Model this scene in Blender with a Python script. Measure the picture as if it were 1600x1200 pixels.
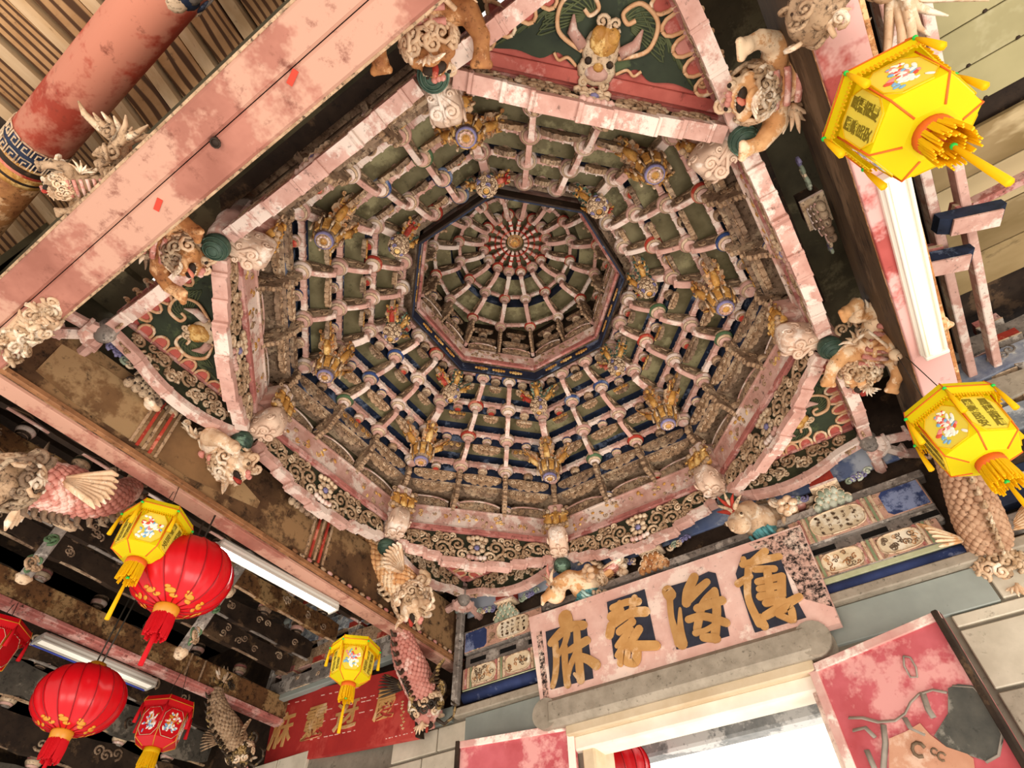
import bpy, math, random
from mathutils import Vector, Matrix
D = bpy.data
SC = bpy.context.scene
for o_ in list(D.objects):
    D.objects.remove(o_)
S = 2.2                       # metres per unit of octagon radius; z = 0 is the foot of the octagon
PI = math.pi
# ---------------------------------------------------------------- camera
CR = [[0.82819, 0.560419, -0.005563], [0.434628, -0.635965, 0.637689], [0.353836, -0.530546, -0.770274]]
CC = [0.71193, -1.10238, -1.51328]
FPX = 935.891
cam_d = D.cameras.new('camera')
cam_d.sensor_fit = 'HORIZONTAL'; cam_d.sensor_width = 36.0; cam_d.lens = FPX/1600*36
cam_d.clip_start = 0.02; cam_d.clip_end = 200
cam = D.objects.new('camera', cam_d)
SC.collection.objects.link(cam)
RM = Matrix(CR)
m4 = RM.transposed().to_4x4()
m4.translation = Vector(CC)*S
cam.matrix_world = m4
SC.camera = cam
# ---------------------------------------------------------------- light and exposure
SC.view_settings.view_transform = 'Standard'
SC.view_settings.look = 'None'
SC.view_settings.gamma = 1.0
SC.view_settings.use_curve_mapping = False
SC.view_settings.exposure = 0.6
world = D.worlds.new('daylight')
SC.world = world
world.use_nodes = True
wn = world.node_tree
wn.nodes.clear()
wo = wn.nodes.new('ShaderNodeOutputWorld')
wb = wn.nodes.new('ShaderNodeBackground')
wb.inputs[0].default_value = (1.0, 0.915, 0.835, 1)
wtc = wn.nodes.new('ShaderNodeTexCoord'); wsx = wn.nodes.new('ShaderNodeSeparateXYZ'); wmr = wn.nodes.new('ShaderNodeMapRange')
wmr.inputs[1].default_value = .2; wmr.inputs[2].default_value = .9; wmr.inputs[3].default_value = .84; wmr.inputs[4].default_value = 1.9   # the open courtyard lies beyond the doorway
wn.links.new(wtc.outputs['Generated'], wsx.inputs[0]); wn.links.new(wsx.outputs['Y'], wmr.inputs[0]); wn.links.new(wmr.outputs[0], wb.inputs[1])
wn.links.new(wb.outputs[0], wo.inputs[0])
def area(name, loc, aim, size, sizey, power, color):
    l = D.lights.new(name, 'AREA'); l.shape = 'RECTANGLE'; l.size = size*S; l.size_y = sizey*S
    l.energy = power; l.color = color
    o = D.objects.new(name, l); SC.collection.objects.link(o)
    o.location = Vector(loc)*S
    o.rotation_euler = (Vector(aim)-Vector(loc)).to_track_quat('-Z', 'Y').to_euler()
    return o
# daylight thrown up from the open courtyard behind and beside the hall
area('courtyard_daylight', (1.8, 0.0, -3.0), (0.2, 0.6, 0.2), 1.6, 1.6, 200, (1.0, 0.95, 0.88))
area('hall_daylight', (0.4, -3.6, -3.0), (0.0, 0.5, 0.4), 2.2, 1.4, 230, (1.0, 0.87, 0.77))
# ---------------------------------------------------------------- materials
def rgb(h, a=1.0):
    h = h.lstrip('#')
    c = [int(h[i:i+2], 16)/255 for i in (0, 2, 4)]
    return [(x/12.92 if x <= .04045 else ((x+.055)/1.055)**2.4) for x in c]+[a]
MATS = {}
def paint(name, base, alt=None, dirt='#2a1d15', wear=None, dirt_amt=.45, wear_amt=.4, sc=9., rough=.7, bump=.25, vary=.12, stretch=None):
    """weathered paint on carved wood or plaster: two tones, grime specks, worn-through patches"""
    if name in MATS: return MATS[name]
    m = D.materials.new(name); m.use_nodes = True
    nt = m.node_tree; n = nt.nodes; L = nt.links
    bs = n['Principled BSDF']
    bs.inputs['Roughness'].default_value = rough
    bs.inputs['Specular IOR Level'].default_value = .25
    tc = n.new('ShaderNodeTexCoord'); oi = n.new('ShaderNodeObjectInfo')
    off = n.new('ShaderNodeVectorMath'); off.operation = 'ADD'
    mulr = n.new('ShaderNodeMath'); mulr.operation = 'MULTIPLY'; mulr.inputs[1].default_value = 37.
    L.new(oi.outputs['Random'], mulr.inputs[0])
    L.new(tc.outputs['Object'], off.inputs[0]); L.new(mulr.outputs[0], off.inputs[1])
    vec = off.outputs[0]
    if stretch:
        mp = n.new('ShaderNodeMapping'); mp.inputs['Scale'].default_value = stretch
        L.new(vec, mp.inputs[0]); vec = mp.outputs[0]
    def noise(s, det, r=.6):
        t = n.new('ShaderNodeTexNoise'); t.inputs['Scale'].default_value = s
        t.inputs['Detail'].default_value = det; t.inputs['Roughness'].default_value = r
        L.new(vec, t.inputs['Vector']); return t.outputs['Fac']
    def ramp(f, a, b):
        r = n.new('ShaderNodeMapRange'); r.inputs[1].default_value = a; r.inputs[2].default_value = b
        L.new(f, r.inputs[0]); return r.outputs[0]
    def mix(f, a, b):
        x = n.new('ShaderNodeMix'); x.data_type = 'RGBA'
        L.new(f, x.inputs[0])
        for s_, v in ((6, a), (7, b)):
            if isinstance(v, list): x.inputs[s_].default_value = v
            else: L.new(v, x.inputs[s_])
        return x.outputs[2]
    b = rgb(base)
    a_ = rgb(alt) if alt else [x*.68 for x in b[:3]]+[1]
    n1 = noise(sc, 4)
    col = mix(ramp(n1, .35, .65), b, a_)
    if wear:
        n3 = noise(sc*.45, 6, .7)
        t = .62-.3*wear_amt
        col = mix(ramp(n3, t, t+.06), col, rgb(wear))
    if dirt_amt > 0:
        n2 = noise(sc*3.1, 5, .72)
        t = .72-.4*dirt_amt
        d = ramp(n2, t, t+.16)
        col = mix(d, col, rgb(dirt))
    if vary:
        hv = n.new('ShaderNodeHueSaturation')
        mr = n.new('ShaderNodeMapRange'); mr.inputs[3].default_value = 1-vary; mr.inputs[4].default_value = 1+vary
        L.new(oi.outputs['Random'], mr.inputs[0]); L.new(mr.outputs[0], hv.inputs['Value'])
        L.new(col, hv.inputs['Color']); col = hv.outputs[0]
    L.new(col, bs.inputs['Base Color'])
    if bump:
        bp = n.new('ShaderNodeBump'); bp.inputs['Strength'].default_value = bump; bp.inputs['Distance'].default_value = .02
        L.new(n1, bp.inputs['Height']); L.new(bp.outputs[0], bs.inputs['Normal'])
    MATS[name] = m
    return m
def plain(name, base, rough=.6, spec=.3, emit=None, emit_s=0., trans=0.):
    if name in MATS: return MATS[name]
    m = D.materials.new(name); m.use_nodes = True
    bs = m.node_tree.nodes['Principled BSDF']
    bs.inputs['Base Color'].default_value = rgb(base); bs.inputs['Roughness'].default_value = rough
    bs.inputs['Specular IOR Level'].default_value = spec
    if emit:
        bs.inputs['Emission Color'].default_value = rgb(emit); bs.inputs['Emission Strength'].default_value = emit_s
    MATS[name] = m
    return m
PINK = paint('pink_wood', '#d3aa9b', '#b98b7c', wear='#e3cfc0', dirt_amt=.33, wear_amt=.4, sc=7)
ROSE = paint('rose_wood', '#bb776c', '#9c5c54', wear='#cfa296', dirt_amt=.42, wear_amt=.4, sc=8)
CREAM = paint('cream_carving', '#e0c9a9', '#c9a986', dirt='#4a3222', dirt_amt=.5, sc=12)
TAN = paint('tan_carving', '#c2a382', '#9b7c5d', dirt='#3a281b', dirt_amt=.55, sc=12)
BROWN = paint('brown_carving', '#9a8068', '#745d48', dirt='#281a11', wear='#b39b7e', dirt_amt=.52, wear_amt=.35, sc=11)
DARK = paint('dark_wood', '#3a2c20', '#261b13', dirt='#120c08', wear='#5e4833', dirt_amt=.4, wear_amt=.2, sc=6)
UMBER = paint('umber_beam', '#664a30', '#483220', dirt='#1d130c', wear='#94734e', dirt_amt=.5, wear_amt=.45, sc=4, stretch=(1, 1, 1))
OLIVE = paint('olive_board', '#7c7253', '#5d5438', dirt='#3f3a25', wear='#918863', dirt_amt=.36, wear_amt=.25, sc=4, bump=.1)
NAVY = paint('navy_paint', '#2a344b', '#1d2434', dirt='#15161c', wear='#6f7c93', dirt_amt=.4, wear_amt=.2, sc=7)
GREEN = paint('green_ground', '#3a3d2a', '#282b1e', dirt='#14110c', dirt_amt=.4, sc=8)
JADE = paint('jade_bead', '#4a5f4f', '#33473b', dirt='#18201a', wear='#7f9d84', dirt_amt=.3, wear_amt=.15, sc=14, rough=.45)
GOLD = paint('gilt_ochre', '#cf9c52', '#a87434', dirt='#523213', wear='#e8c27c', dirt_amt=.42, wear_amt=.3, sc=15, rough=.5)
LILAC = paint('lilac_ring', '#8d86a8', '#6e6a90', dirt='#3a3140', dirt_amt=.4, sc=14)
REDP = paint('red_paint', '#b5402f', '#963327', dirt='#431c14', wear='#d07e66', dirt_amt=.35, wear_amt=.3, sc=10)
BLUEP = paint('blue_paint', '#41598f', '#2f4372', dirt='#1c2030', wear='#8f9ab0', dirt_amt=.3, wear_amt=.3, sc=9)
GREENP = paint('green_paint', '#5f7a58', '#48623f', dirt='#222a1d', dirt_amt=.35, sc=10)
ORANGE = paint('orange_carving', '#bd844f', '#98613a', dirt='#4b2a12', wear='#e3b584', dirt_amt=.45, wear_amt=.35, sc=11)
# ---------------------------------------------------------------- mesh helpers (all lengths in octagon radii)
def T(x, y, z): return Matrix.Translation((x, y, z))
def RZ(d): return Matrix.Rotation(math.radians(d), 4, 'Z')
def RX(d): return Matrix.Rotation(math.radians(d), 4, 'X')
def RY(d): return Matrix.Rotation(math.radians(d), 4, 'Y')
def frame(p, fwd, up=(0, 0, 1)):
    """matrix whose X axis runs along fwd and Z is nearest to up"""
    x = Vector(fwd).normalized(); z = Vector(up); z = (z-x*z.dot(x)).normalized(); y = z.cross(x)
    m = Matrix((x, y, z)).transposed().to_4x4(); m.translation = Vector(p); return m
class MB:
    def __init__(s): s.v = []; s.f = []; s.k = []; s.sm = []; s.M = Matrix(); s.m = 0
    def add(s, vs, fs, smooth=False, m=None):
        b = len(s.v); M = s.M
        for p in vs: s.v.append(tuple(M @ Vector(p)))
        mm = s.m if m is None else m
        for f in fs: s.f.append([b+i for i in f]); s.k.append(mm); s.sm.append(smooth)
        return s
    def box(s, c, d, R=None, ch=.12, m=None):
        """box of full size d about c with chamfered edges"""
        x, y, z = [a/2 for a in d]; e = min(x, y, z)*ch*2
        R = R or Matrix(); c = Vector(c); vs = []
        if e <= 0:
            vs = [c+R @ Vector((sx*x, sy*y, sz*z)) for sx in (-1, 1) for sy in (-1, 1) for sz in (-1, 1)]
            return s.add(vs, [(0, 1, 3, 2), (4, 6, 7, 5), (0, 4, 5, 1), (2, 3, 7, 6), (0, 2, 6, 4), (1, 5, 7, 3)], m=m)
        ix = {}
        for sx in (-1, 1):
            for sy in (-1, 1):
                for sz in (-1, 1):
                    for a in range(3):
                        p = [sx*(x-(e if a != 0 else 0)), sy*(y-(e if a != 1 else 0)), sz*(z-(e if a != 2 else 0))]
                        ix[(sx, sy, sz, a)] = len(vs); vs.append(c+R @ Vector(p))
        fs = []
        for a in range(3):
            b_, c_ = [(1, 2), (2, 0), (0, 1)][a]
            for sg in (-1, 1):
                q = []
                for u, w in ((-1, -1), (1, -1), (1, 1), (-1, 1)):
                    t = [0, 0, 0]; t[a] = sg; t[b_] = u; t[c_] = w
                    q.append(ix[(t[0], t[1], t[2], a)])
                fs.append(q if sg > 0 else q[::-1])
        for a in range(3):
            b_, c_ = [(1, 2), (2, 0), (0, 1)][a]
            for u in (-1, 1):
                for w in (-1, 1):
                    q = []
                    for sg in (-1, 1):
                        t = [0, 0, 0]; t[a] = sg; t[b_] = u; t[c_] = w
                        q.append((t[0], t[1], t[2]))
                    f = [ix[q[0]+(b_,)], ix[q[1]+(b_,)], ix[q[1]+(c_,)], ix[q[0]+(c_,)]]
                    fs.append(f if u*w > 0 else f[::-1])
        for sx in (-1, 1):
            for sy in (-1, 1):
                for sz in (-1, 1):
                    f = [ix[(sx, sy, sz, a)] for a in range(3)]
                    fs.append(f if sx*sy*sz > 0 else f[::-1])
        return s.add(vs, fs, m=m)
    def tube(s, pts, r, n=6, m=None, smooth=True, flat=1.):
        pts = [Vector(p) for p in pts]; N = len(pts)
        rs = r if isinstance(r, (list, tuple)) else [r]*N
        vs = []; fs = []
        t0 = (pts[1]-pts[0]).normalized()
        a = t0.orthogonal().normalized()
        for i, p in enumerate(pts):
            t = (pts[min(i+1, N-1)]-pts[max(i-1, 0)])
            t = t.normalized() if t.length > 1e-9 else t0
            a = a-t*a.dot(t)
            a = a.normalized() if a.length > 1e-9 else t.orthogonal().normalized()
            b = t.cross(a)
            for k in range(n):
                w = 2*PI*k/n
                vs.append(p+(a*math.cos(w)+b*math.sin(w)*flat)*rs[i])
        for i in range(N-1):
            for k in range(n):
                k2 = (k+1) % n
                fs.append((i*n+k, i*n+k2, (i+1)*n+k2, (i+1)*n+k))
        fs.append(list(range(n))[::-1]); fs.append([(N-1)*n+k for k in range(n)])
        return s.add(vs, fs, smooth, m)
    def lathe(s, prof, n=16, ms=None, smooth=True, axis=None, seg=None):
        """prof: (r, z) from one end to the other, about Z; ms: material per band"""
        A = axis or Matrix(); vs = []; N = len(prof)
        for r, z in prof:
            for k in range(n):
                w = 2*PI*(k+.5)/n
                vs.append(A @ Vector((r*math.cos(w), r*math.sin(w), z)))
        b = len(s.v)
        up = prof[-1][1] >= prof[0][1]
        for i in range(N-1):
            fs = []
            for k in range(n):
                k2 = (k+1) % n
                f = (i*n+k, i*n+k2, (i+1)*n+k2, (i+1)*n+k)
                fs.append(f if up else f[::-1])
            for f in fs:
                s.f.append([b+j for j in f]); s.k.append(ms[i] if ms else s.m); s.sm.append(smooth)
        for p in vs: s.v.append(tuple(s.M @ p))
        for row, c in ((0, up), (N-1, not up)):
            if prof[row][0] > 1e-6:
                f = [b+row*n+k for k in range(n)]
                s.f.append(f[::-1] if c else f); s.k.append(ms[0 if row == 0 else -1] if ms else s.m); s.sm.append(False)
        return s
    def ball(s, c, r, n=8, k=5, m=None, R=None):
        r = r if isinstance(r, (tuple, list)) else (r, r, r)
        vs = []; fs = []; c = Vector(c); R = R or Matrix()
        for i in range(1, k):
            a = PI*i/k
            for j in range(n):
                w = 2*PI*j/n
                vs.append(c+R @ Vector((r[0]*math.sin(a)*math.cos(w), r[1]*math.sin(a)*math.sin(w), r[2]*math.cos(a))))
        t = len(vs); vs += [c+R @ Vector((0, 0, r[2])), c+R @ Vector((0, 0, -r[2]))]
        for i in range(k-2):
            for j in range(n):
                j2 = (j+1) % n
                fs.append((i*n+j, (i+1)*n+j, (i+1)*n+j2, i*n+j2))
        for j in range(n):
            j2 = (j+1) % n
            fs.append((t, j, j2)); fs.append((t+1, (k-2)*n+j2, (k-2)*n+j))
        return s.add(vs, fs, True, m)
    def prism(s, outline, h, M=None, m=None, smooth=False):
        """2D outline (counter-clockwise) extruded from z = -h/2 to h/2 under M"""
        M = M or Matrix(); n = len(outline)
        vs = [M @ Vector((x, y, -h/2)) for x, y in outline]+[M @ Vector((x, y, h/2)) for x, y in outline]
        fs = [list(range(n))[::-1], list(range(n, 2*n))]
        for i in range(n):
            j = (i+1) % n; fs.append((i, j, n+j, n+i))
        return s.add(vs, fs, smooth, m)
    def strip(s, lo, hi, h, M=None, m=None):
        """board between two polylines lo and hi [(x, y)] of equal count, thickness h"""
        M = M or Matrix(); n = len(lo); vs = []
        for z in (-h/2, h/2):
            vs += [M @ Vector((x, y, z)) for x, y in lo]+[M @ Vector((x, y, z)) for x, y in hi]
        fs = []
        for i in range(n-1):
            fs += [(i+1, i, n+i, n+i+1), (2*n+i, 2*n+i+1, 3*n+i+1, 3*n+i), (i, i+1, 2*n+i+1, 2*n+i), (n+i+1, n+i, 3*n+i, 3*n+i+1)]
        fs += [(0, 2*n, 3*n, n), (n-1, 2*n-1, 4*n-1, 3*n-1)]
        return s.add(vs, fs, False, m)
    def spiral(s, c, r, turns=1.6, start=0., sgn=1, tr=.007, U=(0, 1, 0), W=(0, 0, 1), n=6, tail=None, m=None, steps=None):
        """tapering scroll in the plane U, W about c"""
        c = Vector(c); U = Vector(U); W = Vector(W); N = steps or int(9*turns)+3
        pts = []; rs = []
        if tail:
            for q in tail: pts.append(Vector(q)); rs.append(tr*.8)
        for i in range(N):
            t = i/(N-1); a = start+sgn*turns*2*PI*t; rr = r*(1-.86*t)
            pts.append(c+(U*math.cos(a)+W*math.sin(a))*rr); rs.append(tr*(1-.35*t))
        s.tube(pts, rs, n, m)
        s.ball(pts[-1], tr*1.15, 6, 4, m)
        return s
    def mesh(s, name, mats):
        me = D.meshes.new(name)
        me.from_pydata([(x*S, y*S, z*S) for x, y, z in s.v], [], s.f)
        for q in (mats if isinstance(mats, (list, tuple)) else [mats]): me.materials.append(q)
        if any(s.k): me.polygons.foreach_set('material_index', s.k)
        me.polygons.foreach_set('use_smooth', s.sm)
        me.validate(); me.update(); return me
    def build(s, name, mats, parent=None, M=None):
        return link(name, s.mesh(name, mats), parent, M)
def link(name, me, parent=None, M=None):
    o = D.objects.new(name, me); SC.collection.objects.link(o)
    if parent: o.parent = parent
    if M is not None:
        M = M.copy(); M.translation = M.translation*S; o.matrix_local = M
    return o
def tag(o, label, cat, group=None, kind=None):
    if label: o['label'] = label
    if cat: o['category'] = cat
    if group: o['group'] = group
    if kind: o['kind'] = kind
    return o
def thing(name, label, cat, M=None, group=None):
    o = D.objects.new(name, None); SC.collection.objects.link(o)
    o.empty_display_size = .05
    if M is not None:
        M = M.copy(); M.translation = M.translation*S; o.matrix_world = M
    return tag(o, label, cat, group)
def structure(name, mb, mats):
    o = mb.build(name, mats); o['kind'] = 'structure'; return o
def ray(u, v):
    d = Vector(((u-800)/FPX, -(v-600)/FPX, -1.))
    return (RM.transposed() @ d).normalized()
def at(u, v, ax, val):
    """the point of the plane x, y or z = val that the photo shows at pixel (u, v)"""
    d = ray(u, v); c = Vector(CC); t = (val-c[ax])/d[ax]; return c+d*t
def polar(r, deg, z): return Vector((r*math.cos(math.radians(deg)), r*math.sin(math.radians(deg)), z))
# ================================================================ the domed caisson
SIDE = {90: 'at the doorway side', 45: 'at the diagonal right of the doorway', 0: 'at the right beam side', 315: 'at the diagonal top right',
        270: 'at the pink beam side', 225: 'at the diagonal far left', 180: 'at the left beam side', 135: 'at the diagonal left of the doorway'}
SHORT = {45: 'right of the doorway', 135: 'left of the doorway', 225: 'at the far left', 315: 'at the top right'}
CORN = {112.5: 'left end of the doorway side', 67.5: 'right end of the doorway side', 22.5: 'doorway end of the right side',
        337.5: 'far end of the right side', 292.5: 'right end of the pink beam side', 247.5: 'left end of the pink beam side',
        202.5: 'far end of the left side', 157.5: 'doorway end of the left side'}
TN = math.tan(math.radians(22.5)); CS = math.cos(math.radians(22.5))
RD = [.806, .695, .582, .473]; RZ_ = [.400, .490, .580, .668]        # the four outer cup rings: apothem along a rib, height
IR = [.376, .265, .152]; IZ = [.960, 1.047, 1.122]                  # the three inner cup rings
APX = 1.144
# ---- shell behind the brackets: stepped soffits and risers
def ring(mb, pts, n, off, ms):
    vs = []
    for d, z in pts:
        r = d/math.cos(PI/n)
        for k in range(n):
            a = math.radians(off)+2*PI*(k+.5)/n
            vs.append((r*math.cos(a), r*math.sin(a), z))
    for i in range(len(pts)-1):
        fs = []
        for k in range(n):
            k2 = (k+1) % n
            fs.append((i*n+k, (i+1)*n+k, (i+1)*n+k2, i*n+k2))
        b = len(mb.v)
        mb.add(vs if i == 0 else [], [], m=ms[i])
        base = b if i == 0 else base
        for f in fs:
            mb.f.append([base+j for j in f]); mb.k.append(ms[i]); mb.sm.append(False)
sh = MB()
prof = [(1.0, .25), (.955, .25), (.955, .325), (RD[0]+.034, .325)]; ms = [2, 2, 3]
for k in range(4):
    nd = RD[k+1]+.034 if k < 3 else .425
    zs = RZ_[k+1]-.010 if k < 3 else .728
    prof += [(RD[k]+.034, zs), (RD[k]-.006, zs), (nd, zs)]; ms += [1, 1, 0 if k < 3 else 3]
prof += [(.425, 1.04)]; ms += [2]
ring(sh, prof, 8, 0, ms)
prof = [(.50, .99), (.48, 1.034), (IR[1]+.035, 1.034), (IR[1]+.035, 1.108), (IR[2]+.035, 1.108), (IR[2]+.035, 1.160), (.03, 1.172), (.001, 1.172)]
ring(sh, prof, 16, 11.25, [0, 0, 1, 0, 1, 0, 0])
structure('ceiling', sh, [OLIVE, NAVY, DARK, BROWN])
# ---- cup (the round block on each arm tip), in four paint schemes
def cup_mesh(r, h, mats, name='cup'):
    mats = mats+[BROWN]
    mb = MB()
    prof = [(r*.50, -h*.5), (r*.62, -h*.40), (r*.66, -h*.36), (r*.80, -h*.22), (r*.84, -h*.18), (r*.97, -h*.04), (r*1.02, h*.10), (r*.96, h*.16), (r*.98, h*.34), (r*.92, h*.5)]
    mb.lathe(prof, 20, [0, 4, 1, 4, 2, 2, 4, 3, 4])
    return mb.mesh(name, mats)
CUPS = [cup_mesh(.0365, .048, mm) for mm in ([PINK, CREAM, PINK, CREAM], [PINK, CREAM, REDP, CREAM], [PINK, CREAM, GREENP, CREAM], [PINK, CREAM, BLUEP, CREAM])]
SCUP = [cup_mesh(.0225, .036, mm) for mm in ([BROWN, TAN, CREAM, PINK], [REDP, TAN, PINK, CREAM], [BROWN, PINK, CREAM, BLUEP], [DARK, BROWN, TAN, TAN])]
# ---- arm: curved bracket from the outer cup below to the inner cup it carries
def arm_mesh(d0, z0, d1, z1, w=.0165, name='arm'):
    mb = MB(); L = d0-d1
    lo = []; hi = []
    N = 10
    for i in range(N+1):
        t = i/N
        x = -t*(L+.018)+.014
        zt = (z1-z0)-.022
        u = min(1, t/.86); b = .010+(zt-.046-.010)*(u*u*(3-2*u))**1.15-.010*math.sin(PI*u)
        if t > .86: b += (t-.86)/.14*.016
        lo.append((x, b)); hi.append((x, zt))
    A = Matrix(((1, 0, 0, 0), (0, 0, -1, 0), (0, 1, 0, 0), (0, 0, 0, 1)))
    mb.strip(lo, hi, w, A, 0)
    # pink soffit strip and small notches beneath
    for i in range(N):
        (x0, a), (x1, c) = lo[i], lo[i+1]
        mb.add([(x0, -w*.5-.001, a-.004), (x0, w*.5+.001, a-.004), (x1, w*.5+.001, c-.004), (x1, -w*.5-.001, c-.004),
                (x0, -w*.5-.001, a+.004), (x0, w*.5+.001, a+.004), (x1, w*.5+.001, c+.004), (x1, -w*.5-.001, c+.004)],
               [(0, 1, 2, 3), (0, 3, 7, 4), (1, 5, 6, 2), (0, 4, 5, 1), (2, 6, 7, 3)], m=1)
    mb.box((lo[-1][0]+.006, 0, lo[-1][1]+.008), (.014, w*1.35, .03), m=1)
    for sg in (-1, 1):
        mb.spiral((-L*.62, sg*(w*.5+.001), (z1-z0)-.05), .016, 1.3, 2.5, 1, .0035, (1, 0, 0), (0, 0, 1), 5, m=2)
        mb.tube([(-.01, sg*(w*.5+.001), .05), (-L*.3, sg*(w*.5+.001), .045), (-L*.5, sg*(w*.5+.001), (z1-z0)-.035)], [.003, .004, .002], 5, m=2)
    return mb.mesh(name, [BROWN, PINK, TAN])
# ---- carved wing: ragged pierced bracket falling from the lowest cup to the frieze
def wing_mesh(dx, dz, seed, w=.020, name='carved_wing'):
    rnd = random.Random(seed); mb = MB()
    N = 15; lo = []; hi = []
    for i in range(N):
        t = i/(N-1)
        x = dx*t; z = -.01+dz*t
        bu = math.sin(PI*min(1, t*1.1))
        lo.append((x-.010-.022*bu*(.5+rnd.random()), z-.012-.020*bu*(.4+rnd.random())))
        hi.append((x+.024+.020*rnd.random(), z+.006+.022*rnd.random()))
    A = Matrix(((1, 0, 0, 0), (0, 0, -1, 0), (0, 1, 0, 0), (0, 0, 0, 1)))
    mb.strip(lo, hi, w, A, 0)
    for i in range(1, N-1):
        t = i/(N-1); x = dx*t; z = dz*t-.008
        for sg in (-1, 1):
            mb.spiral((x+rnd.uniform(-.004, .012), sg*w*.5, z+rnd.uniform(-.01, .012)), rnd.uniform(.008, .013), 1.1, rnd.random()*6, rnd.choice((-1, 1)), .0032, (1, 0, 0), (0, 0, 1), 4, m=rnd.choice((0, 1, 1)))
        mb.ball((lo[i][0], 0, lo[i][1]), (.008, w*.62, .007), 6, 4, m=1)
    mb.box((dx+.004, 0, dz-.012), (.022, w*1.3, .022), m=2)
    return mb.mesh(name, [BROWN, TAN, PINK])
ARMS = [arm_mesh(RD[k], RZ_[k], RD[k+1], RZ_[k+1]) for k in range(3)]
WINGS = [wing_mesh(.112, -.165, s_) for s_ in (1, 2, 3, 4)]
rr = random.Random(5)
def ribs_outer():
    for th in SIDE:
        for sg, wd in ((1, 'left'), (-1, 'right')):
            az = th+7.5*sg
            # seen from the middle of the dome looking out to that side, larger angles lie to the left
            r0 = RD[0]/math.cos(math.radians(7.5))
            t = thing('bracket_rib', '%s one of two curved outer bracket ribs %s' % (wd, SIDE[th]), 'bracket', RZ(az) @ T(r0, 0, RZ_[0]), 'ribs of the outer dome')
            for k in range(4):
                d = RD[k]/math.cos(math.radians(7.5))
                link('cup', rr.choice(CUPS[:1]*2+CUPS), t, T(d-r0, 0, RZ_[k]-RZ_[0]))
                if k < 3: link('arm', ARMS[k], t, T(d-r0, 0, RZ_[k]-RZ_[0]))
            link('carved_wing', WINGS[rr.randrange(4)], t)
ribs_outer()
# ---- rings of small rails, cups and cloud boards between the ribs
def cloud_mesh(wd, h, th, seed, mats, name='cloud_board'):
    rnd = random.Random(seed); mb = MB(); n = 5
    lo = []; N = 21
    hi = []
    for i in range(N):
        t = i/(N-1); y = (t-.5)*wd
        s = abs(math.sin(t*PI*n))**.6
        e = (1-abs(2*t-1)**3)
        lo.append((y, -h*.5*e-h*.22*s*e)); hi.append((y, h*.5*(1-.3*abs(2*t-1)**4)))
    A = Matrix(((0, 0, 1, 0), (1, 0, 0, 0), (0, 1, 0, 0), (0, 0, 0, 1)))
    mb.strip(lo, hi, th, A, 0)
    for i in range(5):
        y = (i-2)*wd*.19
        mb.spiral((-th*.5-.001, y, 0), h*.3, 1.2, rnd.random()*6, rnd.choice((-1, 1)), .003, m=1, n=4)
    return mb.mesh(name, mats)
def rail_mesh(L, w=.021, h=.022, name='rail', notch=True):
    mb = MB(); mb.box((0, 0, 0), (w, L, h), ch=.1)
    if notch:
        for y in (-L*.36, -L*.14, L*.14, L*.36): mb.box((-.001, y, -.002), (w*1.12, L*.045, h*1.14), ch=.1)
    return mb.mesh(name, PINK)
def gaps(d):
    """the three stretches between corner, two ribs and corner along a chord at apothem d: (centre, length)"""
    a = d*math.tan(math.radians(7.5)); b = d*TN
    return [(-(a+b)/2, b-a), (0, 2*a), ((a+b)/2, b-a)]
NTH = ['lowest', 'second', 'third', 'topmost']
for k in range(4):
    d, z = RD[k], RZ_[k]
    G = gaps(d)
    rm = [rail_mesh(g[1]-.035) for g in G]
    cm = [[cloud_mesh(g[1]*(.86, .72, .46, .46)[k], (.046, .042, .032, .030)[k], .016, 7*k+i, mm) for i, g in enumerate(G)] for mm in ([BROWN, TAN], [TAN, CREAM], [BROWN, GOLD])]
    for th in SIDE:
        t = thing('bracket_course', '%s rail and cloud board course %s' % (NTH[k], SIDE[th]), 'bracket course', RZ(th) @ T(d, 0, z), 'bracket courses of the outer dome')
        for i, (c, L) in enumerate(G):
            link('rail', rm[i], t, T(0, c, .023))
            link('small_cup', rr.choice(SCUP), t, T(.020, c, -.004))
            link('cloud_board', rr.choice(cm)[i], t, T(.028, c, -.042))
            if k == 0:
                link('cloud_board', cm[(i+1) % 2][i], t, T(.058, c, -.082))
                link('small_cup', rr.choice(SCUP), t, T(.050, c, -.050))
# ---- arched carved panels standing on the frieze
def arch_mesh(wd, h, seed, mats=None, name='carved_panel'):
    rnd = random.Random(seed); mb = MB(); lo = []; hi = []
    for i in range(13):
        t = i/12; y = (t-.5)*wd
        lo.append((y, 0)); hi.append((y, h*(1-.35*abs(2*t-1)**2.5)))
    A = Matrix(((0, 0, 1, 0), (1, 0, 0, 0), (0, 1, 0, 0), (0, 0, 0, 1)))
    mb.strip(lo, hi, .02, A, 0)
    for i in range(14):
        y = rnd.uniform(-.42, .42)*wd
        mb.spiral((-.011, y, h*rnd.uniform(.18, .62)), rnd.uniform(.007, .014), 1.2, rnd.random()*6, rnd.choice((-1, 1)), .0035, m=1, n=4)
    mb.tube([(-.01, y, zz-.008) for y, zz in hi], .004, 5, m=2)
    return mb.mesh(name, mats or [BROWN, TAN, PINK])
def lowcourse(d, z, h, seed, lab, grp, th, n=3, names=('carved_panel',)):
    t = thing('panel_course', lab, 'carved panels', RZ(th) @ T(d, 0, z), grp)
    for i, (c, L) in enumerate(gaps(d)):
        link('carved_panel', arch_mesh(L-.04, h, seed+i), t, T(.005, c, 0))
        link('small_cup', rr.choice(SCUP), t, T(-.006, c+L*.46, h*.35))
    return t
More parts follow.
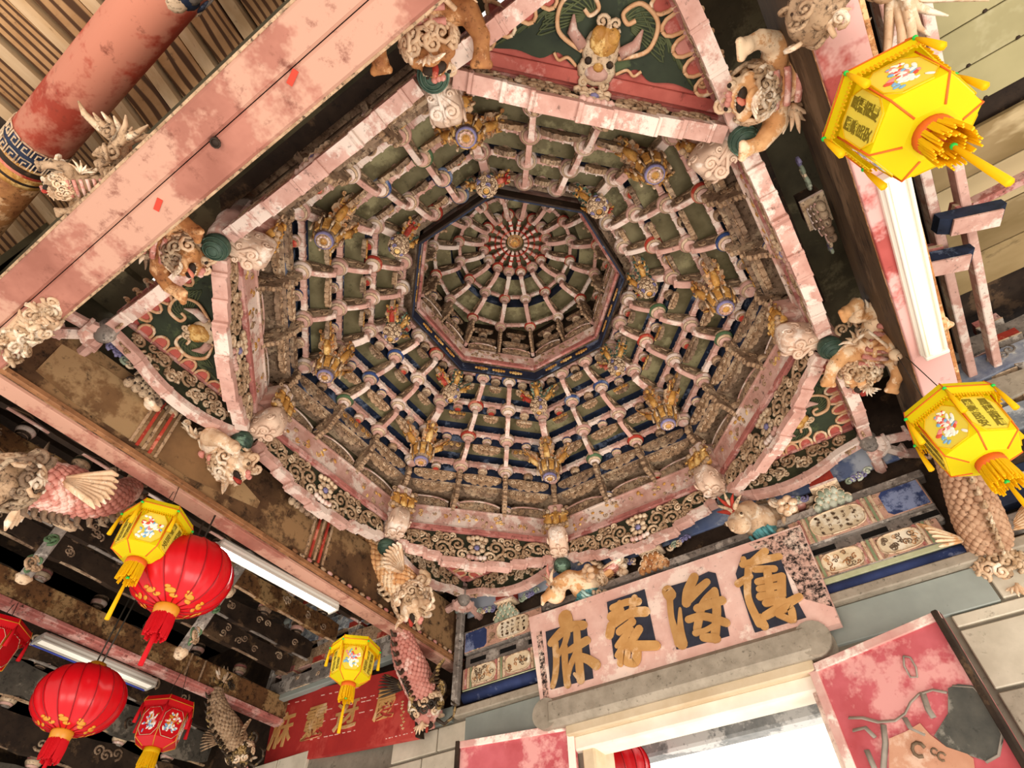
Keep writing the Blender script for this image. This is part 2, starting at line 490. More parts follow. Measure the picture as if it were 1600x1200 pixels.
for i, th in enumerate(SIDE):
    lowcourse(.918, .232, .068, 10*i, 'row of arched panels above the frieze %s' % SIDE[th], 'arched panels above the frieze', th)
# ---- frieze and carved apron on each side of the octagon
def apron_profile(y, hw):
    u = abs(y)/hw
    P = [(0, -.062), (.10, -.064), (.14, -.052), (.32, -.050), (.43, -.052), (.47, -.030), (.62, -.026), (.68, -.012), (.86, -.006), (.90, .008), (1, .010)]
    for (a, b), (c, e) in zip(P, P[1:]):
        if a <= u <= c: return b+(e-b)*(u-a)/(c-a+1e-9)
    return .01
AH = .924*TN-.045
def apron_meshes(seed):
    rnd = random.Random(seed)
    ys = sorted(set([-AH+2*AH*i/36 for i in range(37)]+[s*AH*u for s in (-1, 1) for u in (.10, .14, .43, .47, .62, .68, .86, .90)]))
    A = Matrix(((0, 0, 1, 0), (1, 0, 0, 0), (0, 1, 0, 0), (0, 0, 0, 1)))
    bd = MB(); bd.strip([(y, apron_profile(y, AH)+.02) for y in ys], [(y, .112) for y in ys], .010, A)
    ed = MB(); ed.strip([(y, apron_profile(y, AH)) for y in ys], [(y, apron_profile(y, AH)+.026) for y in ys], .042, A)
    for u in (.12, .45, .65, .88):
        for s in (-1, 1):
            y = s*u*AH; ed.box((0, y, apron_profile(y, AH)+.012), (.046, .012, .03))
    tr = MB(); tr.box((-.004, 0, .120), (.034, 2*AH+.05, .020)); tr.box((-.014, 0, .108), (.016, 2*AH, .008))
    sc = MB(); X = -.012
    def both(y, z, r, turns, st, sg, tr_, m=0):
        for s in (-1, 1):
            for xx in (X, -X+.002):
                sc.spiral((xx, s*y, z), r, turns, st if s > 0 else PI-st, sg*s, tr_, m=m, n=5)
    both(.085, .045, .040, 1.5, -1.4, 1, .0075); both(.150, .022, .034, 1.4, 2.6, -1, .0075)
    both(.062, -.004, .028, 1.3, 3.3, -1, .0065, 1); both(.135, .075, .022, 1.2, .5, 1, .006)
    both(.275, .062, .034, 1.2, .9, 1, .0065); both(.225, .040, .026, 1.2, 4.2, -1, .006); both(.315, .052, .020, 1.3, 2.2, 1, .005, 1); both(.245, .082, .016, 1.2, 5.2, -1, .005, 1)
    both(.185, .060, .018, 1.2, 1.2, 1, .005, 1)
    both(.030, .078, .020, 1.3, 2.2, 1, .006); both(.110, .088, .016, 1.2, 4., -1, .005, 1); both(.175, .090, .016, 1.2, 1., 1, .005); both(.035, -.030, .018, 1.2, 1., -1, .006); both(.110, -.022, .018, 1.2, 2., 1, .006); both(.205, .012, .018, 1.2, .4, 1, .005); both(.300, .085, .015, 1.2, 3., 1, .0045); both(.325, .025, .014, 1.2, 3., -1, .0045)
    qf = random.Random(77)
    for _ in range(60):
        fy = qf.uniform(-.97, .97)*AH; fz = qf.uniform(apron_profile(fy, AH)+.034, .098); sc.spiral((X+.003, fy, fz), qf.uniform(.008, .014), 1.15, qf.random()*6, qf.choice((-1, 1)), .0042, m=qf.choice((0, 0, 1)), n=4)
    for s in (-1, 1):
        for xx in (X,):
            pts = []
            for i in range(17):
                a = PI*2*i/16
                pts.append((xx, s*.270+.062*math.cos(a), .055+.040*math.sin(a)))
            sc.tube(pts, .006, 5, m=0)
    fl = MB()
    for xx in (X-.004, -X+.006):
        fl.ball((xx, 0, .035), (.010, .013, .013), 8, 5, m=1)
        for j in range(7):
            a = 2*PI*j/7; fl.ball((xx, .026*math.cos(a), .035+.026*math.sin(a)), (.007, .014, .012), 6, 4, m=0)
        for j in range(5):
            y = (j-2)*.019; fl.ball((xx, y, .088-.004*abs(j-2)), (.010, .012, .011), 6, 4, m=0)
        for j in range(5):
            y = (j-2)*.017; fl.ball((xx, y, -.018+.003*abs(j-2)), (.012, .012, .012), 6, 4, m=2)
    return bd.mesh('board', [GREEN]), ed.mesh('lower_moulding', [PINK]), tr.mesh('top_rail', [ROSE]), sc.mesh('scrollwork', [TAN, CREAM]), fl.mesh('flower', [CREAM, LILAC, PINK])
AM = apron_meshes(1)
def frieze_meshes(seed):
    rnd = random.Random(seed); hw = .924*TN-.04
    p = MB(); M_ = T(0, 0, .18) @ RY(-6)
    p.M = M_; p.box((0, 0, 0), (.022, 2*hw, .096)); p.box((-.006, 0, .045), (.022, 2*hw, .008)); p.box((-.006, 0, -.045), (.022, 2*hw, .008))
    r = MB(); r.M = M_
    for i in range(34):
        y = rnd.uniform(-.92, .92)*hw; z = rnd.uniform(-.028, .028)
        if rnd.random() < .65: r.spiral((-.011, y, z), rnd.uniform(.006, .013), 1.2, rnd.random()*6, rnd.choice((-1, 1)), .003, m=rnd.choice((0, 0, 1)), n=4)
        else: r.ball((-.011, y, z), (.005, rnd.uniform(.006, .014), rnd.uniform(.005, .009)), 6, 4, m=rnd.choice((0, 1, 1)), R=RX(rnd.uniform(0, 180)))
    return p.mesh('panel', [PINK]), r.mesh('relief', [TAN, GOLD])
for i, th in enumerate(SIDE):
    t = thing('carved_apron', 'scalloped scroll apron with central flower %s' % SIDE[th], 'carved board', RZ(th) @ T(.924, 0, 0), 'apron boards around the dome foot')
    for nm, me in zip(('board', 'lower_moulding', 'top_rail', 'scrollwork', 'flower'), AM): link(nm, me, t)
    t = thing('frieze_board', 'pink frieze with gilt relief %s' % SIDE[th], 'carved board', RZ(th) @ T(.920, 0, 0), 'frieze boards around the dome foot')
    for nm, me in zip(('panel', 'relief'), frieze_meshes(20+i)): link(nm, me, t)
# ---- eight corner posts with bead, carved foot and gilt figure
def post_meshes(seed):
    rnd = random.Random(seed)
    c = MB(); c.lathe([(.026, .028), (.040, .034), (.043, .050), (.043, .12), (.048, .125), (.048, .15), (.036, .155), (.036, .29)], 12)
    c.M = T(-.05, 0, .16); c.box((0, 0, .05), (.12, .07, .10))
    b = MB(); b.lathe([(.004, -.030), (.016, -.027), (.030, -.016), (.038, .002), (.037, .012), (.032, .024), (.024, .034)], 20)
    for rr_, zz in ((.0155, -.0285), (.027, -.0205), (.035, -.008)):
        b.tube([(rr_*math.cos(2*PI*i/20), rr_*math.sin(2*PI*i/20), zz) for i in range(21)], .0022, 4)
    s = MB()
    for j in range(0):
        a = 60*j; s.M = RZ(a) @ T(.045, 0, 0)
        s.spiral((0, -.011, .085), .011, 1.3, 1.6, 1, .0045, n=5, tail=[(0, -.004, .035), (0, -.003, .06)])
        s.spiral((0, .011, .085), .011, 1.3, 1.5, -1, .0045, n=5, tail=[(0, .004, .035), (0, .003, .06)])
        s.ball((0, 0, .115), (.008, .018, .010), 7, 4)
        s.ball((0, .021, .05), (.006, .006, .016), 6, 4)
    # carved foot: block reaching inwards from the bead, scrolled beneath, on its sides and nose
    xs = [.012, -.02, -.05, -.085, -.115, -.13]; ws = [.026, .030, .036, .042, .040, .030]; zl = [.036, .030, .024, .022, .030, .052]; zh = [.12, .12, .125, .13, .128, .12]
    v = []; NR = 16
    for x, w_, a_, b_ in zip(xs, ws, zl, zh):
        for k in range(NR):
            a = 2*PI*(k+.5)/NR; cx, cy = math.cos(a), math.sin(a); e = .45
            v.append((x, w_*math.copysign(abs(cx)**e, cx), (a_+b_)/2+(b_-a_)/2*math.copysign(abs(cy)**e, cy)))
    s.add(v, [(i*NR+k, i*NR+(k+1) % NR, (i+1)*NR+(k+1) % NR, (i+1)*NR+k) for i in range(5) for k in range(NR)]+[list(range(NR))[::-1], [5*NR+k for k in range(NR)]], True)
    for sg in (-1, 1):
        s.spiral((-.088, sg*.018, .018), .018, 1.5, 1.2, sg, .0062, (1, 0, 0), (0, 1, 0), 5, tail=[(-.01, sg*.012, .031), (-.05, sg*.004, .022)], m=0)
        s.spiral((-.05, sg*.024, .022), .010, 1.2, 2., -sg, .0035, (1, 0, 0), (0, 1, 0), 5)
        for q_ in range(4): s.spiral((-.02-.03*q_, sg*(.033+.003*q_), .075+.014*(-1)**q_), .017, 1.4, q_, sg, .0042, (1, 0, 0), (0, 0, 1), 5)
        s.spiral((-.128, sg*.013, .085), .013, 1.4, 1., sg, .004, (0, 1, 0), (0, 0, 1), 5)
    s.tube([(.0, 0, .033), (-.05, 0, .022), (-.10, 0, .022), (-.128, 0, .05)], .0045, 6); s.ball((-.112, 0, .026), (.012, .010, .006), 8, 5)
    g = MB(); g.M = T(-.105, 0, .165) @ Matrix.Scale(1.15, 4)
    for sy in (-1, 0, 1):                      # a robed figure between two attendants
        y = sy*.030; h = .055 if sy == 0 else .044
        g.tube([(0, y, -.03), (-.004, y, 0), (-.006, y, h*.6), (-.006, y, h*.75)], [.017, .015, .012, .006], 8, m=0)
        g.ball((-.008, y, h*.95), (.0085, .0085, .0105), 8, 6, m=1); g.ball((-.006, y, h*1.13), (.007, .007, .006), 7, 4, m=2)
        for q in (-1, 1): g.tube([(-.006, y+q*.012, h*.62), (-.016, y+q*.016, h*.4), (-.02, y+q*.006, h*.3)], [.005, .0045, .003], 6, m=0)
    for j in range(16):
        g.spiral((rnd.uniform(-.004, .006), rnd.uniform(-.05, .05), rnd.uniform(-.03, .07)), rnd.uniform(.008, .014), 1.1, rnd.random()*6, rnd.choice((-1, 1)), .0038, m=rnd.choice((0, 2)), n=4)
    for j in range(7): g.ball((-.012, (j-3)*.014, -.034+.003*abs(j-3)), (.010, .010, .009), 6, 4, m=2)
    return c.mesh('shaft', [PINK]), b.mesh('jade_bead', [JADE]), s.mesh('carved_foot', [FOOT]), g.mesh('gilt_figure', [GOLD, CREAM, TAN])
FOOT = paint('post_foot_cream', '#dfc4ab', '#cfae95', dirt='#6a4a38', dirt_amt=.3, wear='#eddccb', wear_amt=.3, sc=9)
PM = post_meshes(3)
def flame_mesh(h, w, seed, mats, name='winged_figure'):
    """gilt figure plate flaring up from a pendant: body, head, ragged feathered edge"""
    rnd = random.Random(seed); mb = MB()
    out = []
    for i in range(15):
        t = i/14; out.append((w*(.25+.75*math.sin(PI*min(1, t*.85+.15)))*(1+.25*rnd.uniform(-1, 1)), t*h))
    lo = [(-x*.5, z) for x, z in out]; hi = [(x*.5, z) for x, z in out]
    A = Matrix(((0, 0, 1, 0), (1, 0, 0, 0), (0, 1, 0, 0), (0, 0, 0, 1)))
    mb.strip(lo[::-1], hi[::-1], .010, A, 0)
    mb.tube([(-.008, 0, h*.05), (-.012, 0, h*.3), (-.010, 0, h*.62)], [w*.2, w*.22, w*.12], 8, m=1)
    mb.ball((-.012, 0, h*.74), (w*.13, w*.13, w*.15), 8, 6, m=1)
    for sg in (-1, 1):
        mb.tube([(-.010, sg*w*.12, h*.58), (-.016, sg*w*.32, h*.5), (-.014, sg*w*.38, h*.7)], [.005, .0045, .003], 6, m=1)
        for j in range(5):
            mb.spiral((-.004, sg*w*rnd.uniform(.22, .42), h*(.12+.18*j)), w*.13, 1.2, rnd.random()*6, sg, .0035, m=2, n=4)
    return mb.mesh(name, mats)
def pendant_meshes():
    """octagonal gilt lantern pendant"""
    b = MB()
    b.lathe([(.020, .004), (.030, .012), (.034, .020), (.047, .075), (.049, .082), (.040, .088), (.036, .10), (.020, .104)], 8, [0, 0, 0, 1, 0, 0, 0], smooth=False)
    for j in range(8):
        b.M = RZ(45*j); b.tube([(.035, 0, .018), (.050, 0, .080)], .0035, 5, m=0)
        b.M = RZ(45*j+22.5); b.box((.0405, 0, .048), (.010, .022, .044), R=RY(13), m=1)
        b.ball((.050, 0, .088), (.0055, .0055, .0055), 6, 4, m=2)
        b.M = RZ(45*j); b.ball((.050, 0, .088), .0055, 6, 4, m=2)
        b.tube([(.054, 0, .083), (.055, 0, .055), (.054, 0, .03)], [.0025, .0035, .0045], 5, m=2)
    r = MB(); r.lathe([(.003, -.006), (.009, -.005), (.011, -.001), (.016, -.003), (.020, -.001), (.022, .003), (.026, .001), (.031, .004), (.033, .012), (.024, .016)], 20, [3, 3, 0, 1, 0, 0, 2, 2, 0])
    for j in range(10):
        a = 2*PI*j/10; r.ball((.018*math.cos(a), .018*math.sin(a), -.001), (.005, .005, .004), 6, 4, m=1)
    return b.mesh('lantern_body', [BROWN, GOLD, CREAM]), r.mesh('rosette', [TAN, PINK, LILAC, GOLD])
def ballpendant_meshes():
    rnd = random.Random(8); b = MB()
    b.ball((0, 0, .045), (.036, .036, .042), 14, 10, m=0)
    for i in range(54):
        z = 1-2*(i+.5)/54; a = i*2.39996; q = math.sqrt(1-z*z)
        nrm = Vector((q*math.cos(a), q*math.sin(a), z)); U = nrm.orthogonal().normalized(); W = nrm.cross(U)
        p = Vector((nrm.x*.037, nrm.y*.037, .045+nrm.z*.043))
        b.spiral(p, .0095, 1.0, rnd.random()*6, rnd.choice((-1, 1)), .0032, U, W, 4, m=1 if rnd.random() < .8 else 2, steps=8)
    for j in range(8):
        a = 2*PI*j/8; b.ball((.028*math.cos(a), .028*math.sin(a), .088), (.008, .008, .010), 6, 4, m=3 if j % 2 else 1)
    r = MB(); r.lathe([(.002, -.006), (.008, -.005), (.010, 0), (.013, -.002), (.017, .003), (.016, .010)], 16, [2, 2, 0, 1, 1])
    return b.mesh('openwork_ball', [BROWN, CREAM, LILAC, JADE]), r.mesh('rosette', [DARK, CREAM, GOLD])
PB, PR = pendant_meshes(); BB, BR = ballpendant_meshes()
FLO = [flame_mesh(.125, .068, s_, [TAN, GOLD, ORANGE]) for s_ in (1, 2)]
FLI = [flame_mesh(.090, .050, s_, mm) for s_, mm in ((3, [TAN, GOLD, JADE]), (4, [TAN, REDP, GOLD]))]
CA = [arm_mesh(RD[k]/CS, RZ_[k], RD[k+1]/CS, RZ_[k+1], .026) for k in range(3)]
CW = wing_mesh(.06, -.11, 9, .022)
for az, nm in CORN.items():
    t = thing('corner_post', 'hanging post with jade bead and gilt figures, %s' % nm, 'post', RZ(az) @ T(1.0, 0, 0), 'corner posts of the octagon')
    for n_, me in zip(('shaft', 'jade_bead', 'carved_foot', 'gilt_figure'), PM): link(n_, me, t)
    t = thing('corner_rib', 'corner rib carrying two pendants, %s' % nm, 'bracket', RZ(az) @ T(RD[0]/CS, 0, RZ_[0]), 'corner ribs of the outer dome')
    for k in range(4):
        d = RD[k]/CS
        link('cup', CUPS[0], t, T(d-RD[0]/CS, 0, RZ_[k]-RZ_[0]))
        if k < 3: link('arm', CA[k], t, T(d-RD[0]/CS, 0, RZ_[k]-RZ_[0]))
    link('carved_wing', CW, t, T(.02, 0, -.01))
    t = thing('lantern_pendant', 'large gilt octagonal pendant, %s' % nm, 'pendant', RZ(az) @ T(.762, 0, .300), 'large gilt pendants of the dome')
    link('lantern_body', PB, t); link('rosette', PR, t)
    nk = MB(); nk.tube([(0, 0, .10), (0, 0, .175)], [.026, .018], 8); nk.build('neck', [BROWN], t)
    for j, a in enumerate((180, 100, 260)): link('winged_figure', FLO[j % 2], t, RZ(a) @ T(.034, 0, .088) @ RZ(180) @ RY(-42 if j else -20))
    t = thing('ball_pendant', 'small openwork ball pendant, %s' % nm, 'pendant', RZ(az) @ T(.524, 0, .487), 'small ball pendants of the dome')
    link('openwork_ball', BB, t); link('rosette', BR, t)
    nk = MB(); nk.tube([(0, 0, .08), (0, 0, .168)], [.020, .016], 8); nk.build('neck', [BROWN], t)
    for j, a in enumerate((180, 100, 260)): link('winged_figure', FLI[j % 2], t, RZ(a) @ T(.024, 0, .080) @ RZ(180) @ RY(-42 if j else -22))
# ---- inner octagon: rail, frieze, sixteen ribs, boss
INKB = paint('dark_blue_board', '#262b37', '#1c2029', dirt='#14151a', wear='#5b6270', dirt_amt=.4, wear_amt=.2, sc=9)
def inner_frame():
    hw = .40*TN
    for i, th in enumerate(SIDE):
        t = thing('inner_rail', 'inner octagon rail with flowered navy board %s' % SIDE[th], 'rail', RZ(th) @ T(.398, 0, .696), 'rails of the inner octagon')
        mb = MB(); mb.box((0, 0, 0), (.012, 2*hw+.004, .024)); mb.build('rail', [ROSE], t)
        mb = MB(); mb.box((.015, 0, -.042), (.006, 2*hw+.012, .052), ch=0, m=0); mb.box((.022, 0, -.040), (.007, 2*hw+.018, .058), ch=0, m=2)
        for y in (-.08, 0, .08):
            for j in range(5): mb.ball((.011, y+(j-2)*.012, -.042), (.004, .008, .014-.003*abs(j-2)), 6, 4, m=1)
        mb.build('flower_board', [NAVY, GOLD, DARK], t)
        t = thing('inner_frieze', 'inner octagon carved pink frieze %s' % SIDE[th], 'carved board', RZ(th) @ T(.404, 0, .735), 'friezes of the inner octagon')
        rnd = random.Random(60+i)
        mb = MB(); mb.box((0, 0, 0), (.018, 2*hw, .075)); mb.build('panel', [PINK], t)
        mb = MB()
        for j in range(22): mb.spiral((-.010, rnd.uniform(-.9, .9)*hw, rnd.uniform(-.026, .026)), rnd.uniform(.006, .011), 1.1, rnd.random()*6, rnd.choice((-1, 1)), .0028, n=4, m=0)
        mb.build('relief', [TAN], t)
        t = thing('panel_course', 'inner octagon carved panels and cloud boards %s' % SIDE[th], 'carved panels', RZ(th) @ T(.408, 0, .78), 'carved panels of the inner octagon')
        for sy in (-1, 1):
            link('carved_panel', arch_mesh(hw-.03, .055, 200+i), t, T(0, sy*hw*.5, 0))
            link('cloud_board', cloud_mesh(hw*.8, .04, .014, 90+i, [BROWN, TAN]), t, T(.0, sy*hw*.5, .085))
            link('small_cup', SCUP[i % 4], t, T(.0, sy*hw*.5, .125))
            link('cloud_board', cloud_mesh(hw*.6, .03, .012, 120+i, [BROWN, TAN]), t, T(-.006, sy*hw*.5, .160))
inner_frame()
IA = [arm_mesh(IR[k], IZ[k], IR[k+1], IZ[k+1], .0165) for k in range(2)]
ICUP = [cup_mesh(.0285, .038, mm) for mm in ([PINK, CREAM, PINK, CREAM], [PINK, CREAM, REDP, CREAM])]
IW = [wing_mesh(.045, -.145, s_, .012) for s_ in (11, 12, 13)]
def tip_mesh():
    mb = MB(); z = APX-IZ[2]
    mb.tube([(0, 0, .008), (-.04, 0, .010), (-IR[2]+.045, 0, z-.012)], [.011, .010, .008], 4, m=0, smooth=False)
    for i in range(3): mb.box((-.03-.028*i, 0, .008+.003*i), (.008, .022, .024), m=1)
    return mb.mesh('arm', [PINK, REDP])
IT = tip_mesh()
irail = [rail_mesh(2*r*math.tan(math.radians(11.25))-.02, .014, .016) for r in IR]
for k in range(16):
    az = 22.5*k
    where = SIDE[int(az)] if az % 45 == 0 else CORN[az]
    w2 = where if az % 45 == 0 else 'above the '+where
    t = thing('bracket_rib', 'slender inner rib to the central boss, %s' % w2, 'bracket', RZ(az) @ T(IR[0], 0, IZ[0]), 'ribs of the inner dome')
    for i in range(3):
        link('cup', ICUP[(k+i) % 2], t, T(IR[i]-IR[0], 0, IZ[i]-IZ[0]))
        link('arm', (IA+[IT])[i], t, T(IR[i]-IR[0], 0, IZ[i]-IZ[0]))
    link('carved_wing', IW[k % 3], t)
    az2 = az+11.25
    for i in range(3):
        o = tag(link('rail', irail[i], None, RZ(az2) @ T(IR[i]*math.cos(math.radians(11.25)), 0, IZ[i]+.018)),
                '%s ring rail round the boss, %s of the %s' % (('outer', 'middle', 'inner')[i], 'left' if k % 2 else 'right', SIDE[[0, 45, 90, 135, 180, 225, 270, 315][((k+1)//2) % 8]][3:]), 'rail', 'rails of the inner dome')
bo = thing('dome_boss', 'round gilt boss at the very top of the dome', 'boss', T(0, 0, APX))
mb = MB(); mb.lathe([(.003, -.016), (.010, -.014), (.012, -.008), (.018, -.012), (.024, -.008), (.028, -.002), (.034, -.004), (.038, .004), (.038, .02), (.030, .022)], 24, [0, 1, 0, 0, 0, 1, 0, 0, 0]); mb.build('disc', [GOLD, BROWN], bo)
mb = MB()
for j in range(10): mb.ball((.021*math.cos(2*PI*j/10), .021*math.sin(2*PI*j/10), -.009), (.007, .007, .005), 7, 4)
mb.build('petals', [ORANGE], bo)
# ================================================================ beams, walls and ceilings of the bay
ZB = -.22                                                       # foot of the four beams
AYZ = Matrix(((0, 0, 1, 0), (1, 0, 0, 0), (0, 1, 0, 0), (0, 0, 0, 1)))   # 2D (y, z), thickness along x
AXZ = Matrix(((1, 0, 0, 0), (0, 0, -1, 0), (0, 1, 0, 0), (0, 0, 0, 1)))  # 2D (x, z), thickness along y
PEELP = paint('flaked_pink_beam', '#a8705f', '#8d594a', dirt='#7a4a3c', wear='#b98d78', dirt_amt=.4, wear_amt=.5, sc=3.2, bump=.12)
REDBEAM = paint('flaked_red_beam', '#c0605a', '#a84c46', dirt='#5a241e', wear='#dfae a6'.replace(' ', ''), dirt_amt=.25, wear_amt=.6, sc=2.5, bump=.12)
UMB2 = paint('umber_beam_far', '#74502f', '#573a22', dirt='#20140c', wear='#9c7c52', dirt_amt=.55, wear_amt=.4, sc=7)
GREYW = paint('grey_wood', '#8c8278', '#6d655d', dirt='#2c2824', wear='#b5aca0', dirt_amt=.45, wear_amt=.3, sc=9)
STONE = paint('pale_stone', '#cdc3ae', '#b9af9a', dirt='#6a6150', dirt_amt=.25, sc=5, bump=.12)
SLATE = paint('grey_slate', '#979d94', '#878d85', dirt='#4c5049', dirt_amt=.15, sc=2.5, bump=.05)
CONC = paint('grey_beige_stone', '#aca08d', '#958a78', dirt='#5a5142', dirt_amt=.35, sc=9, bump=.15)
BEIGE = paint('beige_lintel', '#d8c4a4', '#c7b08d', dirt='#8a7353', dirt_amt=.2, sc=4, bump=.08)
NAVYB = paint('blue_moulding', '#34426e', '#283458', dirt='#1c2034', wear='#7d88a6', dirt_amt=.25, wear_amt=.2, sc=6)
FADEB = paint('faded_blue_board', '#7e8aa6', '#4d5f8a', dirt='#363a48', wear='#b9bfc9', dirt_amt=.2, wear_amt=.5, sc=2.2, bump=.05)
# --- pink beam over the viewer
t = thing('beam', 'broad pale pink timber beam with flaking paint crossing the upper left', 'beam', T(-.5, -1.115, ZB))
mb = MB(); mb.box((0, -.0375, .13), (4.6, .073, .26), ch=.08); mb.box((0, .0375, .13), (4.6, .073, .26), ch=.08); mb.build('timber', [PEELP], t)
mb = MB(); mb.box((0, .077, .03), (4.6, .006, .05)); mb.box((0, -.077, .03), (4.6, .006, .05)); mb.build('edge_strip', [TAN], t)
for i, (u, v, lab) in enumerate(((457, 121, 'small red paper slip on the upper end of the pink beam'), (247, 320, 'small red paper slip on the lower part of the pink beam'))):
    p = at(u, v, 2, ZB-.001); mb = MB(); mb.box((0, 0, 0), (.012, .032, .0025)); o = mb.build('paper_slip', [plain('red_paper', '#c8402e', .8)], None, T(*p) @ RZ(70)); tag(o, lab, 'paper', 'red slips on the pink beam')
p = at(338, 222, 2, ZB); mb = MB(); mb.tube([(0, 0, .01), (0, 0, -.006)], [.011, .009], 10); mb.tube([(.010*math.cos(a/5*PI), .010*math.sin(a/5*PI), -.006) for a in range(11)], .002, 5)
tag(mb.build('beam_plug', [DARK], None, T(*p)), 'dark iron plug in the middle of the pink beam', 'plug')
# --- left beam with painted inner face and pink soffit
XL = -1.022
t = thing('beam', 'dark umber painted beam with pink underside carrying the brightest tube lamp at left', 'beam', T(XL, 0, ZB))
mb = MB(); mb.box((-.033, -.12, .135), (.066, 2.5, .27), ch=.06); mb.build('timber', [UMBER], t)
mb = MB(); mb.box((-.033, -.12, -.004), (.062, 2.5, .012)); mb.build('soffit_board', [PEELP], t)
mb = MB(); mb.box((.006, -.12, .012), (.018, 2.48, .018))
for i in range(30):
    y = .12+.036*i; mb.ball((.010, y-.1, .030), (.006, .015, .008), 6, 4, m=i % 3)
mb.build('carved_moulding', [paint('ochre_moulding', '#a0704a', '#7f5637', dirt='#3d2717', dirt_amt=.4, sc=8), TAN, ROSE], t)
for y0, w in ((.115, .10), (-.62, .10)):
    mb = MB()
    for j in range(5): mb.box((.003, y0+(j-2)*w*.22, .145), (.008, w*.10, .20), m=(1, 0, 1, 0, 1)[j])
    mb.build('painted_band', [REDP, TAN], t)
mb = MB(); mb.strip([(-.98, .07), (-.85, .05), (-.45, .05), (-.18, .10)], [(-.98, .20), (-.85, .22), (-.45, .22), (-.18, .13)], .006, AYZ); mb.build('painted_field', [paint('tan_field', '#8c6a46', '#6d5034', dirt='#33241a', wear='#a98a62', dirt_amt=.35, wear_amt=.4, sc=3)], t)
# --- right beam
XR = 1.068
t = thing('beam', 'dark rough beam with flaking red and pink underside at the right', 'beam', T(XR, 0, ZB))
mb = MB(); mb.box((.045, -.42, .15), (.09, 3.1, .30), ch=.05); mb.build('timber', [paint('dark_rough_beam', '#57442f', '#3f3022', dirt='#1c1510', wear='#6d5842', dirt_amt=.45, wear_amt=.25, sc=5, stretch=(1, .25, 1))], t)
mb = MB(); mb.box((.040, -.42, -.006), (.090, 3.1, .016)); mb.build('soffit_board', [REDBEAM], t)
mb = MB(); mb.box((.002, -.42, .006), (.012, 3.1, .014)); mb.box((.088, -.42, .0), (.010, 3.1, .03)); mb.build('edge_strip', [ORANGE], t)
# --- second beam beyond the left bay
t = thing('beam', 'brown mottled beam of the far left bay carrying a tube lamp with a blue edge', 'beam', T(-2.2, 0, -.205))
mb = MB(); mb.box((-.03, -.1, .06), (.06, 2.4, .125), ch=.08); mb.build('timber', [UMB2], t)
mb = MB(); mb.box((-.03, -.1, -.006), (.055, 2.4, .014)); mb.box((.004, -.1, .004), (.014, 2.4, .016)); mb.build('soffit_board', [ROSE], t)
mb = MB()
for y in (.42, .50): mb.box((.002, y, .06), (.008, .008, .12))
mb.build('painted_band', [TAN], t)
# --- dark closing boards above the beams (roof space)
mb = MB()
for x0, x1, y0, y1, z in ((-1.15, 1.25, .93, 1.10, .40), (-1.12, -.93, -1.05, 1.05, .30), (.93, 1.16, -1.6, 1.05, .42), (-1.3, 1.6, -1.20, -.93, .33), (-3.2, -1.1, -1.3, 1.2, .52)):
    mb.box(((x0+x1)/2, (y0+y1)/2, z+.02), (x1-x0, y1-y0, .03), ch=0)
mb.box((-1.16, 0, .3), (.02, 2.2, .35), ch=0); mb.box((0.4, -1.215, .30), (3.6, .02, .36), ch=0); mb.box((1.19, -.3, .30), (.02, 2.6, .26), ch=0)
mb.box((-2.3, -1.25, .2), (2.4, .02, .7), ch=0)
structure('ceiling', mb, [paint('dark_ceiling', '#544d38', '#423c2b', dirt='#221e15', wear='#6a6248', dirt_amt=.3, wear_amt=.25, sc=4)])
# --- upper left: plank ceiling with pale battens and the painted round purlin
GRAIN = None
def wood_grain(name, c1, c2, sc):
    m = paint(name, c1, c2, dirt='#2a1a0e', dirt_amt=.3, sc=5, bump=.1)
    nt = m.node_tree; n = nt.nodes; L = nt.links
    tc = n.new('ShaderNodeTexCoord'); oi = n.new('ShaderNodeObjectInfo'); ad = n.new('ShaderNodeVectorMath'); ad.operation = 'ADD'
    mu = n.new('ShaderNodeMath'); mu.operation = 'MULTIPLY'; mu.inputs[1].default_value = 50
    L.new(oi.outputs['Random'], mu.inputs[0]); L.new(tc.outputs['Object'], ad.inputs[0]); L.new(mu.outputs[0], ad.inputs[1])
    mp = n.new('ShaderNodeMapping'); mp.inputs['Scale'].default_value = (sc*.55, sc*.05, sc*.55)
    L.new(ad.outputs[0], mp.inputs[0])
    wv = n.new('ShaderNodeTexWave'); wv.inputs['Scale'].default_value = 1.0; wv.inputs['Distortion'].default_value = 16; wv.inputs['Detail'].default_value = 1.5; wv.inputs['Detail Scale'].default_value = .55
    L.new(mp.outputs[0], wv.inputs['Vector'])
    mr = n.new('ShaderNodeMapRange'); mr.inputs[1].default_value = .52; mr.inputs[2].default_value = .78; L.new(wv.outputs['Fac'], mr.inputs[0])
    mx = n.new('ShaderNodeMix'); mx.data_type = 'RGBA'
    bs = n['Principled BSDF']; src = bs.inputs['Base Color'].links[0].from_socket
    L.new(mr.outputs[0], mx.inputs[0]); L.new(src, mx.inputs[6]); mx.inputs[7].default_value = rgb('#4e321b')
    L.new(mx.outputs[2], bs.inputs['Base Color']); return m
PLANK = wood_grain('grained_plank', '#b48c60', '#9a7147', 9)
BATTEN = paint('pale_batten', '#cdb08a', '#b8966c', dirt='#6a4d30', dirt_amt=.3, sc=9, stretch=(1, .2, 1))
def roofpt(x, d, dz=0): # d: distance back from the pink beam
    y = -1.17-d
    return (x, y, .40+(.35*d if d < .25 else .0875)+dz)
